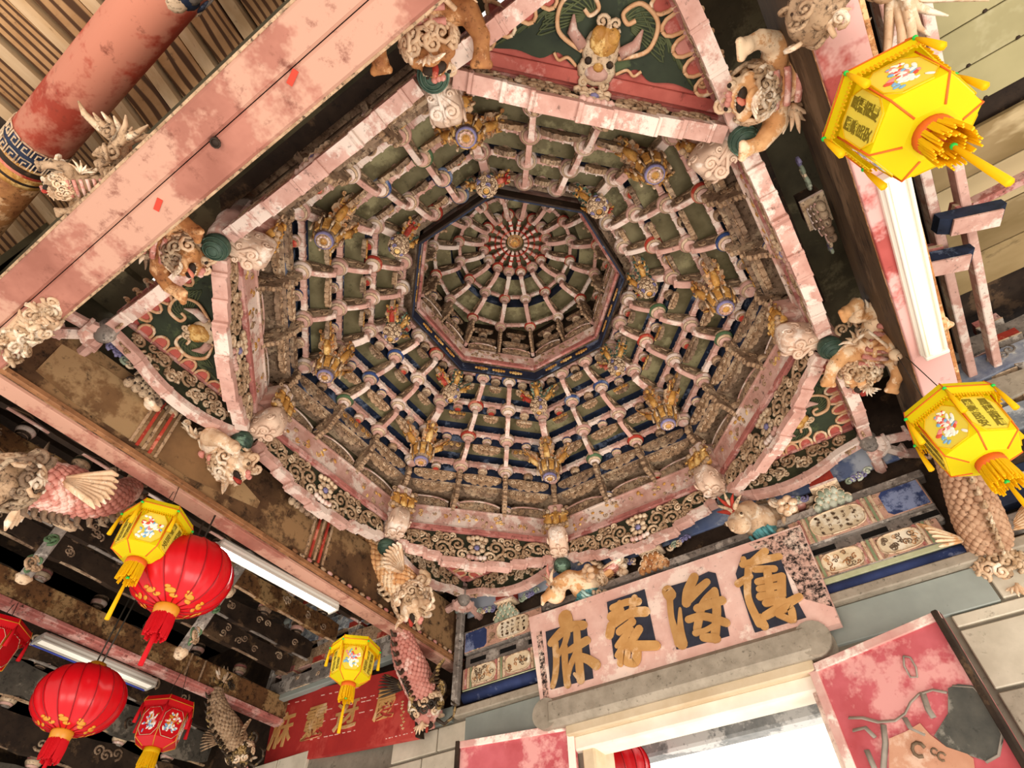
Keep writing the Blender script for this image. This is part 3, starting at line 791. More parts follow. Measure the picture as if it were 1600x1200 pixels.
def rslab(mb, x0, x1, d0, d1, dz, th, m=0):
    a, b, c, e = roofpt(x0, d0, dz), roofpt(x1, d0, dz), roofpt(x1, d1, dz), roofpt(x0, d1, dz)
    mb.add([a, b, c, e]+[(p[0], p[1], p[2]+th) for p in (a, b, c, e)], [(0, 3, 2, 1), (4, 5, 6, 7), (0, 1, 5, 4), (1, 2, 6, 5), (2, 3, 7, 6), (3, 0, 4, 7)], m=m)
mb = MB(); rslab(mb, -2.9, 1.0, -.1, .25, .06, .02); rslab(mb, -2.9, 1.0, .25, .9, .06, .02)
o = structure('ceiling_back', mb, [DARK])
PW = .165
for i in range(21):
    x = -2.4+PW*i
    pl = MB(); rslab(pl, x+.050, x+.153, -.08, .25, .004, .02); rslab(pl, x+.050, x+.153, .25, .75, .004, .02)
    o = pl.build('grained_plank', [PLANK]); tag(o, 'brown grained roof plank between pale battens, upper left ceiling', 'plank', 'planks of the upper left ceiling')
    bt = MB(); rslab(bt, x, x+.038, -.08, .25, -.012, .04); rslab(bt, x, x+.038, .25, .75, -.012, .04)
    o = bt.build('pale_batten', [BATTEN]); tag(o, 'pale narrow batten under the upper left plank ceiling', 'batten', 'battens of the upper left ceiling')
PUR = paint('salmon_purlin', '#c4533c', '#a84331', dirt='#7c3a2a', wear='#d58a70', dirt_amt=.3, wear_amt=.45, sc=2.5, bump=.1)
pA = at(62, 222, 2, .30); pB = at(219, 33, 2, .30); dr = (pB-pA).normalized(); rP = .078
t = thing('round_purlin', 'round salmon red roof log with a painted blue and cream collar at upper left', 'log', frame(pA, dr))
def cyl(nm, x0, x1, r, mats, ms=None, n=28, prof=None):
    mb = MB(); mb.lathe(prof or [(r, x0), (r, x1)], n, ms, axis=RY(90)); return mb.build(nm, mats, t)
cyl('log', .02, 3.0, rP, [PUR])
cyl('carved_end', -1.2, -.13, rP*.97, [ORANGE])
mb = MB()
ms = []; prof = []
for i, (x, m) in enumerate(((-.13, 0), (-.115, 1), (-.105, 0), (-.085, 2), (-.075, 1), (-.055, 0), (-.045, 3), (.02, 3))): prof.append((rP*1.012, x)); ms.append(m)
mb.lathe(prof, 28, ms[:-1], axis=RY(90))
mb.build('painted_collar', [GOLD, DARK, REDP, NAVY], t)
mb = MB()
for j in range(14):
    a = 2*PI*j/14
    for (dx, da) in ((-.035, 0), (.012, .22)):
        ca, sa = math.cos(a+da), math.sin(a+da)
        q = Vector((dx, rP*1.016*ca, rP*1.016*sa)); U = Vector((1, 0, 0)); W = Vector((0, -sa, ca))
        sq = [q+U*x*.014+W*y*.014 for x, y in ((-1, -1), (1, -1), (1, 1), (-1, 1), (-1, -.2), (.2, -.2), (.2, .4))]
        mb.tube(sq, .0028, 4, smooth=False)
mb.build('key_fret', [CREAM], t)
mb = MB()
for j in range(5):
    a = 2*PI*j/5+.3; ca, sa = math.cos(a), math.sin(a)
    for k in range(6):
        b = 2*PI*k/6; q = Vector((.70+.045*math.cos(b), (rP*1.004)*math.cos(a+.32*math.sin(b)), (rP*1.004)*math.sin(a+.32*math.sin(b))))
        mb.ball(q, (.026, .026, .006), 9, 5, m=k % 2, R=RX(math.degrees(a+.32*math.sin(b))-90))
    mb.ball((.70, rP*1.0*ca, rP*1.0*sa), (.04, .04, .006), 9, 5, m=2, R=RX(math.degrees(a)-90))
mb.build('cloud_cartouche', [NAVY, CREAM, GREYW], t)
# --- upper right: olive boards, pink rails, brown boards
OL2 = paint('olive_ceiling', '#b1a77b', '#9f966c', dirt='#5a5238', wear='#bfb68d', dirt_amt=.15, wear_amt=.3, sc=1.6, bump=.04)
BR2 = paint('stained_board', '#a18a62', '#7d673f', dirt='#4a3a22', wear='#c0ab82', dirt_amt=.3, wear_amt=.35, sc=2.0, bump=.05, stretch=(.4, 1, 1))
for i in range(11):
    y = -1.2+.126*i; mat = OL2 if i < 10 else BR2
    mb = MB(); mb.box((2.0, y, .45), (1.7, .122, .02), ch=.1); o = mb.build('nailed_board', [OL2]); tag(o, 'smooth olive ceiling board, nailed along its edges, at the upper right', 'board', 'olive boards of the right ceiling')
    for k in range(5):
        mb = MB(); mb.ball((1.35+.13*k+.03*(i % 3), y+.058, .439), (.007, .006, .004), 6, 4); mb.build('nail', [DARK], o)
for i in range(4):
    y = .275+.16*i; mb = MB(); mb.box((2.0, y, .44), (1.7, .155, .02), ch=.1); o = mb.build('nailed_board', [BR2]); tag(o, 'stained brown ceiling board at the right, nearer the doorway wall', 'board', 'brown boards of the right ceiling')
mb = MB(); mb.box((2.0, .10, .48), (1.8, 2.8, .02), ch=0); structure('ceiling_right', mb, [DARK])
for i, (x, w) in enumerate(((1.335, .028), (1.415, .026))):
    mb = MB(); mb.box((x, -.15, .17), (w, 2.3, .045), ch=.1); o = mb.build('hung_rail', [PINK]); tag(o, 'long pink flaking rail under the right ceiling, the one %s the dark beam' % ('nearer' if i == 0 else 'farther from'), 'rail')
mb = MB(); mb.box((1.30, -.1, .34), (.10, 2.2, .02), ch=0); mb.box((1.376, -.1, .30), (.05, 2.4, .03), ch=0); structure('ceiling', mb, [DARK])
mb = MB(); mb.box((1.275, .72, .26), (.06, .45, .02)); tag(mb.build('soffit_panel', [OL2]), 'pale olive panel beside the lower end of the right lamp', 'panel')
a = at(1545, 305, 2, .30); mb = MB(); mb.box((0, 0, 0), (.9, .022, .04)); tag(mb.build('cross_rail', [ROSE], None, T(a.x+.38, a.y, .30)), 'pinkish rail running across below the olive boards at the right edge', 'rail')
def small_bracket(u, v, z, lab, sc=1.0, rot=0):
    p = at(u, v, 2, z); t = thing('block_bracket', lab, 'bracket', T(*p) @ RZ(rot), None)
    mb = MB(); mb.strip([(-.09*sc, -.012), (-.06*sc, -.03), (.05*sc, -.03), (.09*sc, -.005)], [(-.09*sc, .02), (-.06*sc, .022), (.05*sc, .022), (.09*sc, .022)], .05*sc, AXZ); mb.build('arm', [NAVY], t)
    mb = MB(); mb.box((.0, 0, -.034), (.13*sc, .052*sc, .008)); mb.build('edge', [PINK], t)
    mb = MB(); mb.lathe([(.020*sc, .02), (.036*sc, .035), (.036*sc, .05), (.030*sc, .052), (.030*sc, .07)], 4, [0, 1, 0, 0], smooth=False); mb.build('block', [ROSE, CREAM], t)
    return t
small_bracket(1468, 408, .10, 'navy bracket arm with pink block beside the right tube lamp', 1.0, 20)
small_bracket(1515, 340, .12, 'navy bracket arm with pink block under the cross rail at right', 1.0, 20)
# ================================================================ doorway wall
YW = 1.03
mb = MB()
def slab(x0, x1, z0, z1, y0=YW, y1=YW+.18, m=0): mb.box(((x0+x1)/2, (y0+y1)/2, (z0+z1)/2), (x1-x0, y1-y0, z1-z0), ch=0, m=m)
slab(-3.4, -.40, -2.2, -.42); slab(.43, 3.2, -2.2, -.42)
slab(-.41, .44, -.62, -.42)
slab(-3.4, 3.2, -.42, .42, y0=YW+.03, m=1)
structure('wall_front', mb, [paint('wall_mortar', '#8a8272', '#756d5f', dirt='#4a443a', dirt_amt=.3, sc=5), DARK])
# stone facing: courses of blocks, slate panels
rb = random.Random(4)
blocks = []
def course(x0, x1, z0, z1, n, mat, seed):
    q = random.Random(seed); xs = [x0]+sorted(x0+(x1-x0)*(i+q.uniform(-.2, .2))/n for i in range(1, n))+[x1]
    for a, b in zip(xs, xs[1:]): blocks.append((a+.003, b-.003, z0+.003, z1-.003, mat))
course(1.005, 2.6, -.58, -.47, 5, 0, 1); course(.86, 2.4, -.625, -.585, 2, 0, 2); course(.86, 2.4, -.80, -.63, 6, 0, 3); course(.86, 2.4, -.96, -.805, 5, 2, 4)
course(-1.22, -1.02, -.47, -.40, 1, 1, 5); course(-1.35, -.44, -.57, -.475, 4, 0, 6); course(-1.9, -.95, -.66, -.575, 4, 0, 7); course(-1.9, -.95, -.78, -.665, 4, 0, 8); course(-3.2, -1.9, -.60, -.40, 5, 0, 9); course(-3.2, -1.9, -.78, -.605, 5, 0, 10)
for a, b, c, d, m_ in blocks:
    mb = MB(); mb.box(((a+b)/2, YW-.004, (c+d)/2), (b-a, .022, d-c), ch=.12)
    o = mb.build('stone_block', [(STONE, SLATE, CONC)[m_]]); tag(o, 'pale squared stone block in the doorway wall beside the red doors' if m_ != 2 else 'rough speckled stone block low in the wall by the right door', 'stone block', 'stone blocks of the doorway wall' if m_ != 2 else 'rough blocks of the doorway wall')
for (x0, x1, lab) in ((.50, 1.0, 'smooth grey slate panel above the right red door'), (-.95, -.53, 'smooth grey slate panel above the left red door')):
    mb = MB(); mb.box(((x0+x1)/2, YW-.006, -.525), (x1-x0, .02, .115)); tag(mb.build('slate_panel', [SLATE]), lab, 'stone panel')
for (x0, x1, lab) in ((.5, 1.16, 'long beige stone ledge right of the large plaque'), (-1.0, -.5, 'long beige stone ledge left of the large plaque')):
    mb = MB(); mb.box(((x0+x1)/2, YW-.02, -.448), (x1-x0, .05, .034)); tag(mb.build('stone_ledge', [CONC]), lab, 'ledge')
# lintel and door frame
t = thing('lintel', 'heavy speckled stone lintel over the doorway with rounded ends', 'lintel', T(-.02, YW-.03, -.575))
mb = MB(); mb.box((0, -.01, .005), (1.0, .10, .105), ch=.2)
for sg in (-1, 1): mb.lathe([(.03, -.05), (.055, -.05), (.055, .05), (.03, .05)], 18, axis=T(sg*.50, -.005, .005) @ RX(90), smooth=False)
mb.build('stone', [CONC], t)
mb = MB(); mb.box((.02, .015, -.062), (.90, .09, .035)); mb.build('moulding', [BEIGE], t)
mb = MB(); mb.box((.02, .05, -.10), (.90, .10, .05)); mb.build('cream_soffit', [paint('white_lintel', '#e4dccb', '#d6cbb6', dirt='#a3967f', dirt_amt=.12, sc=3, bump=0)], t)
for x, lab, s_ in ((.435, 'right stone jamb of the doorway with worn red paint', 1), (-.385, 'left cream jamb of the doorway', -1)):
    mb = MB(); mb.box((x, YW+.06, -1.3), (.05, .16, 1.34)); tag(mb.build('door_jamb', [BEIGE if s_ < 0 else paint('worn_jamb', '#b99a8c', '#a4867a', wear='#e5d6c4', dirt='#6d564c', dirt_amt=.25, wear_amt=.4, sc=4)]), lab, 'jamb')
# outside, seen through the doorway: eave beam of the porch opposite
t = thing('porch_beam', 'grey eave beam with dark carved upper band seen out through the doorway', 'beam', T(-.3, 2.0, -.36))
mb = MB(); mb.box((0, 0, -.025), (2.6, .10, .10)); mb.build('grey_band', [paint('pale_grey_band', '#a9aaa8', '#7f8382', dirt='#4d5150', wear='#d6d6d2', dirt_amt=.25, wear_amt=.45, sc=5)], t)
mb = MB(); mb.box((0, -.01, .055), (2.6, .09, .06))
mb.build('dark_band', [paint('charcoal_band', '#565a5c', '#3e4244', dirt='#26282a', wear='#8e9294', dirt_amt=.3, wear_amt=.3, sc=8)], t)
mb = MB(); q = random.Random(2)
for i in range(16):
    x = -1.1+.15*i; mb.spiral((x, -.058, .055), .018, 1.2, q.random()*6, q.choice((-1, 1)), .004, (1, 0, 0), (0, 0, 1), 4)
    if i % 4 == 1: mb.box((x+.06, -.058, .06), (.025, .01, .035), m=1)
mb.build('carving', [GREYW, paint('rose_tab', '#d0849a', '#c07088', dirt_amt=.1)], t)
# painted beams of the wall, either side of the large plaque
CART = paint('cartouche_cream', '#e0cfae', '#cfb892', dirt='#8a6a4a', wear='#eee2c8', dirt_amt=.3, wear_amt=.3, sc=9, bump=.03)
SALM = paint('salmon_ground', '#c9a08a', '#b58a74', dirt='#5c4438', dirt_amt=.4, sc=12, bump=.05)
INK = paint('brown_ink', '#7b6650', '#65523f', dirt_amt=.2)
LOTG = paint('muted_green', '#8f9a74', '#78835f', dirt='#4a5039', dirt_amt=.25)
def painted_beam(nm, x0, x1, z0, z1, y, lab, upper, side, seed):
    q = random.Random(seed); W = x1-x0; h = z1-z0; cx = (x0+x1)/2; cz = (z0+z1)/2
    t = thing(nm, lab, 'painted beam', T(cx, y, cz)); f = -.022
    mb = MB(); mb.box((0, 0, 0), (W, .04, h), ch=.08); mb.build('timber', [GREYW], t)
    mb = MB(); mb.box((0, f, 0), (W*.98, .004, h*.88), ch=0, m=0); mb.build('painted_ground', [SALM], t)
    st = MB()
    ends = [s for s in ((-.40, -.02, .38) if not upper else (-.36, .10))]
    for e in ends:
        for j, m_ in enumerate((0, 1, 2, 1)): st.box((e*W+(j-1.5)*.014, f-.003, 0), (.009, .004, h*.9), ch=0, m=m_)
    st.build('stripe', [ROSE, CREAM, LOTG], t)
    def cart(c, w, name='cartouche', mat=CART):
        mb = MB(); out = []
        for i in range(28):
            a = 2*PI*i/28; out.append((c+w*.5*math.copysign(abs(math.cos(a))**.55, math.cos(a)), h*.40*math.copysign(abs(math.sin(a))**.7, math.sin(a))))
        mb.prism(out, .005, T(0, f-.003, 0) @ AXZ); mb.build(name, [mat], t)
        mb = MB(); mb.tube([(x, f-.006, z) for x, z in out+out[:1]], .003, 5); mb.build('cartouche_edge', [CREAM], t)
    if upper:
        cart(-.14*W*side, .40*W)
        mb = MB()
        for i in range(5):
            for j in range(4):
                x = -.14*W*side+(i-2)*.066*W; z = (1.5-j)*h*.17
                for k in range(4): mb.box((x+q.uniform(-.006, .006), f-.0065, z+q.uniform(-.005, .005)), (q.choice((.008, .0022)), .002, q.choice((.0022, .008))), ch=0)
        mb.build('inscription', [INK], t)
        mb = MB(); mb.prism([(side*.20*W, -h*.3), (side*.23*W, -h*.42), (side*.48*W, -h*.42), (side*.48*W, h*.42), (side*.23*W, h*.42), (side*.20*W, h*.3)][::side], .005, T(0, f-.003, 0) @ AXZ); mb.build('navy_field', [NAVYB], t)
    else:
        for c in (-.22, .20): cart(c*W, .30*W)
        mb = MB()
        for i in range(40):
            c = q.choice((-.22, .20)); mb.spiral((c*W+q.uniform(-.11, .11)*W, f-.006, q.uniform(-.26, .26)*h), q.uniform(.006, .014), 1.0, q.random()*6, q.choice((-1, 1)), .0022, (1, 0, 0), (0, 0, 1), 4, m=q.choice((0, 0, 1)))
        mb.build('painted_scene', [INK, ORANGE], t)
    mb = MB()
    for i in range(44):
        mb.spiral((q.uniform(-.47, .47)*W, f-.003, q.uniform(-.4, .4)*h), q.uniform(.006, .012), 1.1, q.random()*6, 1, .002, (1, 0, 0), (0, 0, 1), 4)
    mb.build('painted_scrolls', [TAN], t)
PY = 1.0
painted_beam('painted_beam', .54, 1.0, -.24, -.125, PY+.02, 'upper painted wall beam right of the plaque, with inscribed cartouche and navy end', True, 1, 1)
painted_beam('painted_beam', -.965, -.54, -.205, -.10, PY+.02, 'upper painted wall beam left of the plaque, with inscribed cartouche and navy end', True, -1, 2)
painted_beam('painted_beam', .54, .98, -.372, -.283, PY+.02, 'lower painted wall beam right of the plaque, with two cream picture panels', False, 1, 3)
painted_beam('painted_beam', -.965, -.54, -.365, -.268, PY+.02, 'lower painted wall beam left of the plaque, with two cream picture panels', False, -1, 4)
for x0, x1, side, z in ((.54, 1.0, 'right', -.262), (-.965, -.54, 'left', -.237)):
    t = thing('slotted_board', 'weathered grey board with dark slots between the painted beams, %s of the plaque' % side, 'board', T((x0+x1)/2, PY+.03, z))
    mb = MB(); mb.box((0, 0, 0), (x1-x0, .035, .062)); mb.build('board', [GREYW], t)
    for k in (-.33, 0.05, .40):
        mb = MB(); mb.box((k*(x1-x0), -.016, 0), (.085, .006, .020), ch=0); mb.build('slot', [plain('slot_black', '#0e0c0a', .9)], t)
    t = thing('moulding', 'blue round moulding with pale green strip under the painted beams, %s of the plaque' % side, 'moulding', T((x0+x1)/2, PY+.02, z-.148))
    mb = MB(); mb.tube([(-(x1-x0)/2, 0, 0), ((x1-x0)/2, 0, 0)], .024, 14); mb.build('blue_roll', [NAVYB], t)
    mb = MB(); mb.box((0, 0, .030), (x1-x0, .04, .02)); mb.build('pale_strip', [paint('pale_green_strip', '#c9cba4', '#b1b589', dirt='#7c7c58', dirt_amt=.2)], t)
# ledge board and lotus blocks over the painted beams, faded blue board behind
mb = MB(); mb.box((0, YW, -.105), (2.05, .05, .03)); tag(mb.build('ledge_board', [GREYW]), 'long grey board under the lotus blocks above the large plaque', 'board')
mb = MB(); mb.box((0, YW+.03, .07), (2.0, .02, .12)); tag(mb.build('blue_board', [FADEB]), 'long faded blue painted board above the doorway, behind the lotus blocks', 'board')
LOT = paint('lotus_green', '#9aa58e', '#828d76', dirt='#525a48', wear='#c9cdb8', dirt_amt=.25, wear_amt=.35, sc=12)
def lotus(x, y, z, lab, rot=0, red=REDP, pet=LOT, edge=CREAM, sc=1.0):
    t = thing('lotus_block', lab, 'bracket block', T(x, y, z) @ RZ(rot) @ Matrix.Scale(sc, 4))
    mb = MB()
    for row, (n, zz, ww) in enumerate(((5, -.048, .027), (4, -.026, .026), (3, -.006, .024))):
        for i in range(n):
            px = (i-(n-1)/2)*ww; mb.ball((px, -.012-.006*row, zz), (ww*.60, .013, .019), 9, 6, m=0)
            mb.tube([(px+ww*.5*math.cos(a), -.023-.006*row, zz+.017*math.sin(a)) for a in [PI*k/6 for k in range(7)]], .003, 4, m=1)
    mb.build('lotus_petals', [pet, edge], t)
    mb = MB(); mb.lathe([(.046, .012), (.062, .020), (.062, .030), (.054, .033), (.054, .085)], 4, [0, 1, 1, 2], axis=T(0, -.012, 0) @ Matrix.Diagonal((1.15, .75, 1, 1)), smooth=False); mb.build('red_block', [CREAM, PINK, red], t)
    mb = MB(); q = random.Random(int(abs(x)*100))
    for sg in (-1, 1):
        for k in range(5): mb.spiral((sg*(.085+.018*k), -.008, .018+.004*k), .017, 1.2, q.random()*6, sg, .0055, (1, 0, 0), (0, 0, 1), 5, m=q.randrange(3))
    mb.build('scroll_leaves', [LOT, CREAM, LILAC], t)
    return t
lotus(.72, 1.02, -.055, 'green lotus block with red top above the wall beam, right of the plaque', 0)
lotus(-.735, 1.02, -.04, 'green lotus block with red top above the wall beam, left of the plaque', 0)
lotus(.0, 1.02, -.055, 'ochre lotus block just above the middle of the large plaque', 0, TAN, ORANGE)
lotus(XL+.02, -.72, .03, 'dark bracket block with scrolls on the left beam, near its far end', 90, DARK, BROWN, DARK)
lotus(XL+.02, -.02, .02, 'dark bracket block with scrolls on the left beam, near its middle', 90, DARK, BROWN, DARK)
p_ = at(1290, 330, 0, 1.055)
lotus(1.05, p_.y, p_.z, 'dark bracket block with pale rim on the inner side of the right beam', -90, DARK, BROWN, PINK)
p_ = at(1330, 640, 0, 1.055)
# corner struts and collars
for (x, y, z0, z1, lab, mm) in ((-.985, .985, -.42, .16, 'slim grey and pink corner post left of the large plaque', GREYW), (-2.31, .98, -.10, .52, 'slim grey post above the left end of the red plaque', GREYW)):
    t = thing('corner_strut', lab, 'post', T(x, y, z0))
    mb = MB(); mb.box((0, 0, (z1-z0)*.36), (.032, .032, (z1-z0)*.72)); mb.build('shaft', [mm], t)
    mb = MB(); mb.box((0, 0, (z1-z0)*.86), (.036, .036, (z1-z0)*.28)); mb.build('pink_head', [PINK], t)
    mb = MB(); mb.lathe([(.022, 0), (.032, .01), (.030, .03), (.022, .035)], 10, axis=T(0, 0, (z1-z0)*.72)); mb.build('collar', [SLATE], t)
# ================================================================ plaques and their writing
def brush(mb, pts, ws, n=8, th=.006, steps=5):
    """one flat brush stroke through 3D points on a plane facing the room"""
    P = [Vector(p) for p in pts]; out = []; W = []
    for i in range(len(P)-1):
        p0 = P[max(i-1, 0)]; p1 = P[i]; p2 = P[i+1]; p3 = P[min(i+2, len(P)-1)]
        for k in range(steps):
            t = k/steps
            out.append(.5*((2*p1)+(p2-p0)*t+(2*p0-5*p1+4*p2-p3)*t*t+(3*p1-p0-3*p2+p3)*t**3)); W.append(ws[i]+(ws[i+1]-ws[i])*t)
    out.append(P[-1]); W.append(ws[-1])
    L = []; R = []
    for i, p in enumerate(out):
        d = (out[min(i+1, len(out)-1)]-out[max(i-1, 0)]).normalized(); s = Vector((-d.z, 0, d.x))
        L.append(p+s*W[i]/2); R.append(p-s*W[i]/2)
    d0 = (out[0]-out[1]).normalized(); d1 = (out[-1]-out[-2]).normalized()
    loop = []
    def cap(c, d, w, a, b):
        s = Vector((-d.z, 0, d.x)); return [c+(s*math.cos(PI*k/5)+d*math.sin(PI*k/5))*w/2 for k in range(1, 5)]
    loop = R+cap(out[-1], d1, W[-1], 0, 0)[::-1]+L[::-1]+cap(out[0], d0, W[0], 0, 0)[::-1]
    f = [(p.x, p.y, p.z) for p in loop]; N = len(f)
    mid = [(q.x, q.y, q.z) for q in out]
    # front as strip so that concave strokes stay clean
    vs = []; fs = []
    for l, r in zip(L, R): vs += [(l.x, l.y-th, l.z), (r.x, r.y-th, r.z), (l.x, l.y, l.z), (r.x, r.y, r.z)]
    for i in range(len(L)-1):
        a = i*4; b = a+4
        fs += [(a, a+1, b+1, b), (a+2, a, b, b+2), (a+1, a+3, b+3, b+1)]
    mb.add(vs, fs)
    for c, w in ((out[0], W[0]), (out[-1], W[-1])):
        ring_ = [(c.x+math.cos(2*PI*k/10)*w/2, c.y-th*.98, c.z+math.sin(2*PI*k/10)*w/2) for k in range(10)]
        mb.add(ring_+[(x, y+th, z) for x, y, z in ring_], [list(range(10))[::-1]]+[(k, (k+1) % 10, 10+(k+1) % 10, 10+k) for k in range(10)])
YP = .962
GILT = paint('faded_gilt', '#cf9f63', '#bd8b50', dirt='#8a5f33', wear='#e0b98a', dirt_amt=.15, wear_amt=.3, sc=7, bump=.06)
SLB = paint('plaque_navy', '#3a3c48', '#2e303a', dirt='#1c1c20', dirt_amt=.2, sc=8)
PLQ = paint('plaque_pink', '#e2bdae', '#d3a697', dirt='#3a2420', wear='#ecd4c4', dirt_amt=.30, wear_amt=.4, sc=5, bump=.08)
PLK = paint('plaque_peeling', '#dcb6a4', '#cfa592', dirt='#1f1816', wear='#e6cdb9', dirt_amt=.72, wear_amt=.3, sc=10, bump=.1)
t = thing('plaque', 'large pink wooden plaque with four gilt characters above the doorway', 'plaque', T(0, YP, -.34))
def pl(u, v, dy=0.): q = at(u, v, 1, YP+dy); return q
c4 = [pl(*q) for q in ((826, 965), (1250, 820), (1313, 973), (846, 1108))]
loc = Vector((0, YP, -.34))
def quad_board(mb, c, d, m=0):
    f = [Vector(p)-loc for p in c]; b = [p+Vector((0, d, 0)) for p in f]
    mb.add([tuple(p) for p in f+b], [(3, 2, 1, 0), (4, 5, 6, 7), (0, 1, 5, 4), (1, 2, 6, 5), (2, 3, 7, 6), (3, 0, 4, 7)], m=m)
mb = MB(); quad_board(mb, c4, .035); mb.build('board', [PLQ], t)
mb = MB(); quad_board(mb, [pl(*q, -.002) for q in ((1196, 842), (1250, 822), (1283, 903), (1243, 912))], .003); quad_board(mb, [pl(*q, -.0022) for q in ((1228, 880), (1278, 890), (1302, 948), (1252, 934))], .003); quad_board(mb, [pl(*q, -.0018) for q in ((1170, 850), (1200, 842), (1215, 862), (1196, 868))], .003); mb.build('flaked_corner', [PLK], t)
mb = MB(); quad_board(mb, [pl(*q, -.002) for q in ((838, 990), (846, 985), (858, 1095), (850, 1098))], .003); mb.build('flaked_strip', [PLK], t)
def fr(off, s):
    return lambda x, y: (off[0]+x/s, off[1]+y/s)
A_, B_, C_ = fr((840, 950), 8), fr((1020, 880), 8), fr((1130, 840), 8)
G = MB()
for F, P_ in ((A_, [(105, 300), (600, 140), (700, 880), (170, 1020)]), (A_, [(870, -70), (1340, -230), (1480, 420), (1290, 540), (960, 640)]),
              (B_, [(230, 290), (450, 225), (700, 110), (790, 130), (840, 330), (900, 620), (960, 910), (440, 1060), (300, 1080), (180, 500)]),
              (C_, [(240, 220), (420, 160), (560, 150), (730, 290), (800, 480), (870, 690), (1040, 1000), (400, 1190), (330, 1000), (160, 460)])):
    pts = [pl(*F(*q))-loc for q in P_]
    G.prism([(p.x, p.z) for p in pts][::-1], .004, T(0, -.002, 0) @ AXZ)
G.build('navy_ground', [SLB], t)
CH = {
 'character_shelter': (A_, [([(345, 120), (365, 200)], [165, 160]), ([(575, 220), (430, 235), (300, 310), (170, 440)], [95, 110, 110, 80]), ([(225, 440), (240, 650), (225, 850), (195, 975)], [75, 75, 65, 60]),
   ([(375, 330), (335, 470), (255, 610)], [75, 60, 45]), ([(345, 500), (350, 700), (380, 960)], [75, 70, 75]), ([(390, 540), (500, 480), (620, 410)], [55, 90, 85]), ([(495, 270), (510, 500), (545, 900)], [75, 85, 85]),
   ([(490, 570), (420, 720), (390, 850)], [70, 55, 45]), ([(520, 610), (640, 650), (735, 715)], [80, 85, 100]), ([(545, 900), (470, 830)], [60, 30])]),
 'character_veil': (A_, [([(1215, -125), (1170, 110)], [70, 80]), ([(940, 0), (1120, -70), (1260, -75)], [70, 75, 85]), ([(1030, -60), (1060, 80)], [60, 60]), ([(925, 110), (1040, 40)], [95, 90]), ([(960, 200), (1160, 70), (1350, 50)], [90, 95, 100]), ([(930, 220), (905, 340)], [95, 90]),
   ([(1030, 300), (1190, 180)], [80, 80]), ([(1170, 290), (1080, 390), (1000, 480)], [85, 75, 50]), ([(1120, 430), (1000, 600)], [80, 50]), ([(1050, 510), (1040, 700)], [65, 60]), ([(1275, 270), (1195, 430), (1245, 560), (1225, 680), (1120, 690)], [80, 80, 90, 85, 60]), ([(1150, 470), (1120, 680)], [60, 55]), ([(1230, 480), (1490, 475)], [95, 85])]),
 'character_sea': (B_, [([(185, 350), (220, 400)], [140, 150]), ([(215, 430), (240, 700), (335, 1000)], [80, 70, 110]), ([(345, 570), (350, 820), (370, 1010)], [30, 80, 130]), ([(520, 180), (450, 350), (425, 500)], [110, 130, 110]), ([(680, 240), (570, 340), (450, 470)], [85, 105, 90]),
   ([(765, 360), (630, 520), (560, 820)], [80, 90, 90]), ([(775, 350), (805, 600), (780, 950)], [85, 95, 95]), ([(560, 570), (720, 520), (870, 470)], [90, 95, 95]), ([(450, 710), (640, 670), (920, 750)], [80, 85, 90]), ([(540, 880), (660, 850), (790, 770)], [70, 60, 50]), ([(640, 935), (800, 945)], [85, 95])]),
 'character_broad': (C_, [([(520, 180), (310, 360)], [110, 100]), ([(250, 340), (470, 290), (700, 240)], [95, 100, 90]), ([(255, 270), (262, 330)], [70, 80]), ([(400, 400), (640, 395)], [90, 90]), ([(190, 580), (340, 490)], [95, 80]), ([(320, 400), (315, 750), (460, 1080)], [90, 85, 100]), ([(470, 1000), (520, 1110)], [80, 100]),
   ([(440, 560), (740, 490)], [90, 90]), ([(735, 490), (735, 720)], [95, 100]), ([(460, 650), (700, 610)], [85, 85]), ([(470, 745), (740, 720)], [100, 100]), ([(560, 440), (610, 800)], [95, 100]), ([(530, 990), (740, 870), (960, 745)], [90, 110, 80]), ([(540, 830), (760, 800)], [85, 90]), ([(700, 950), (840, 880), (880, 1030)], [80, 85, 80]), ([(690, 970), (850, 1040)], [70, 70])])}
for nm, (F, strokes) in CH.items():
    mb = MB(); mb.M = T(*(-loc))
    for si, (pts, ws) in enumerate(strokes):
        q = [pl(*F(*p), -.003) for p in pts]
        sc_ = (pl(*F(100, 0))-pl(*F(0, 0))).length/100
        brush(mb, q, [w*sc_*.93 for w in ws], th=.004+.0004*si)
    mb.build(nm, [GILT], t)
# red plaque at the left
REDPL = paint('red_lacquer', '#b8352f', '#a52c29', dirt='#6e1f1b', wear='#c24a40', dirt_amt=.15, wear_amt=.3, sc=3, bump=.05)
def rpt(u, v, d=0.):
    # plane through the red plaque: nearer the room at its left end
    n = Vector((.118, 1, .02)).normalized(); c = n.dot(Vector((-1.79, 1.0, -.3)))-d
    r = ray(u, v); C0 = Vector(CC); return C0+r*((c-n.dot(C0))/n.dot(r))
ro = rpt(525, 1120)
t = thing('plaque', 'red lacquered plaque with four gilt characters at the lower left of the wall', 'plaque', T(*ro))
def rquad(mb, px, d0, th, m=0):
    f = [rpt(u, v, d0)-ro for u, v in px]; b = [p+Vector((.118, 1, .02)).normalized()*th for p in f]
    mb.add([tuple(p) for p in f+b], [(3, 2, 1, 0), (4, 5, 6, 7), (0, 1, 5, 4), (1, 2, 6, 5), (2, 3, 7, 6), (3, 0, 4, 7)], m=m)
mb = MB(); rquad(mb, ((414, 1096), (645, 1040), (649, 1152), (397, 1202)), 0, .03); mb.build('board', [REDPL], t)
mb = MB(); rquad(mb, ((645, 1040), (650, 1039), (655, 1152), (649, 1152)), 0, .03); mb.build('dark_edge', [DARK], t)
mb = MB(); q = random.Random(6)
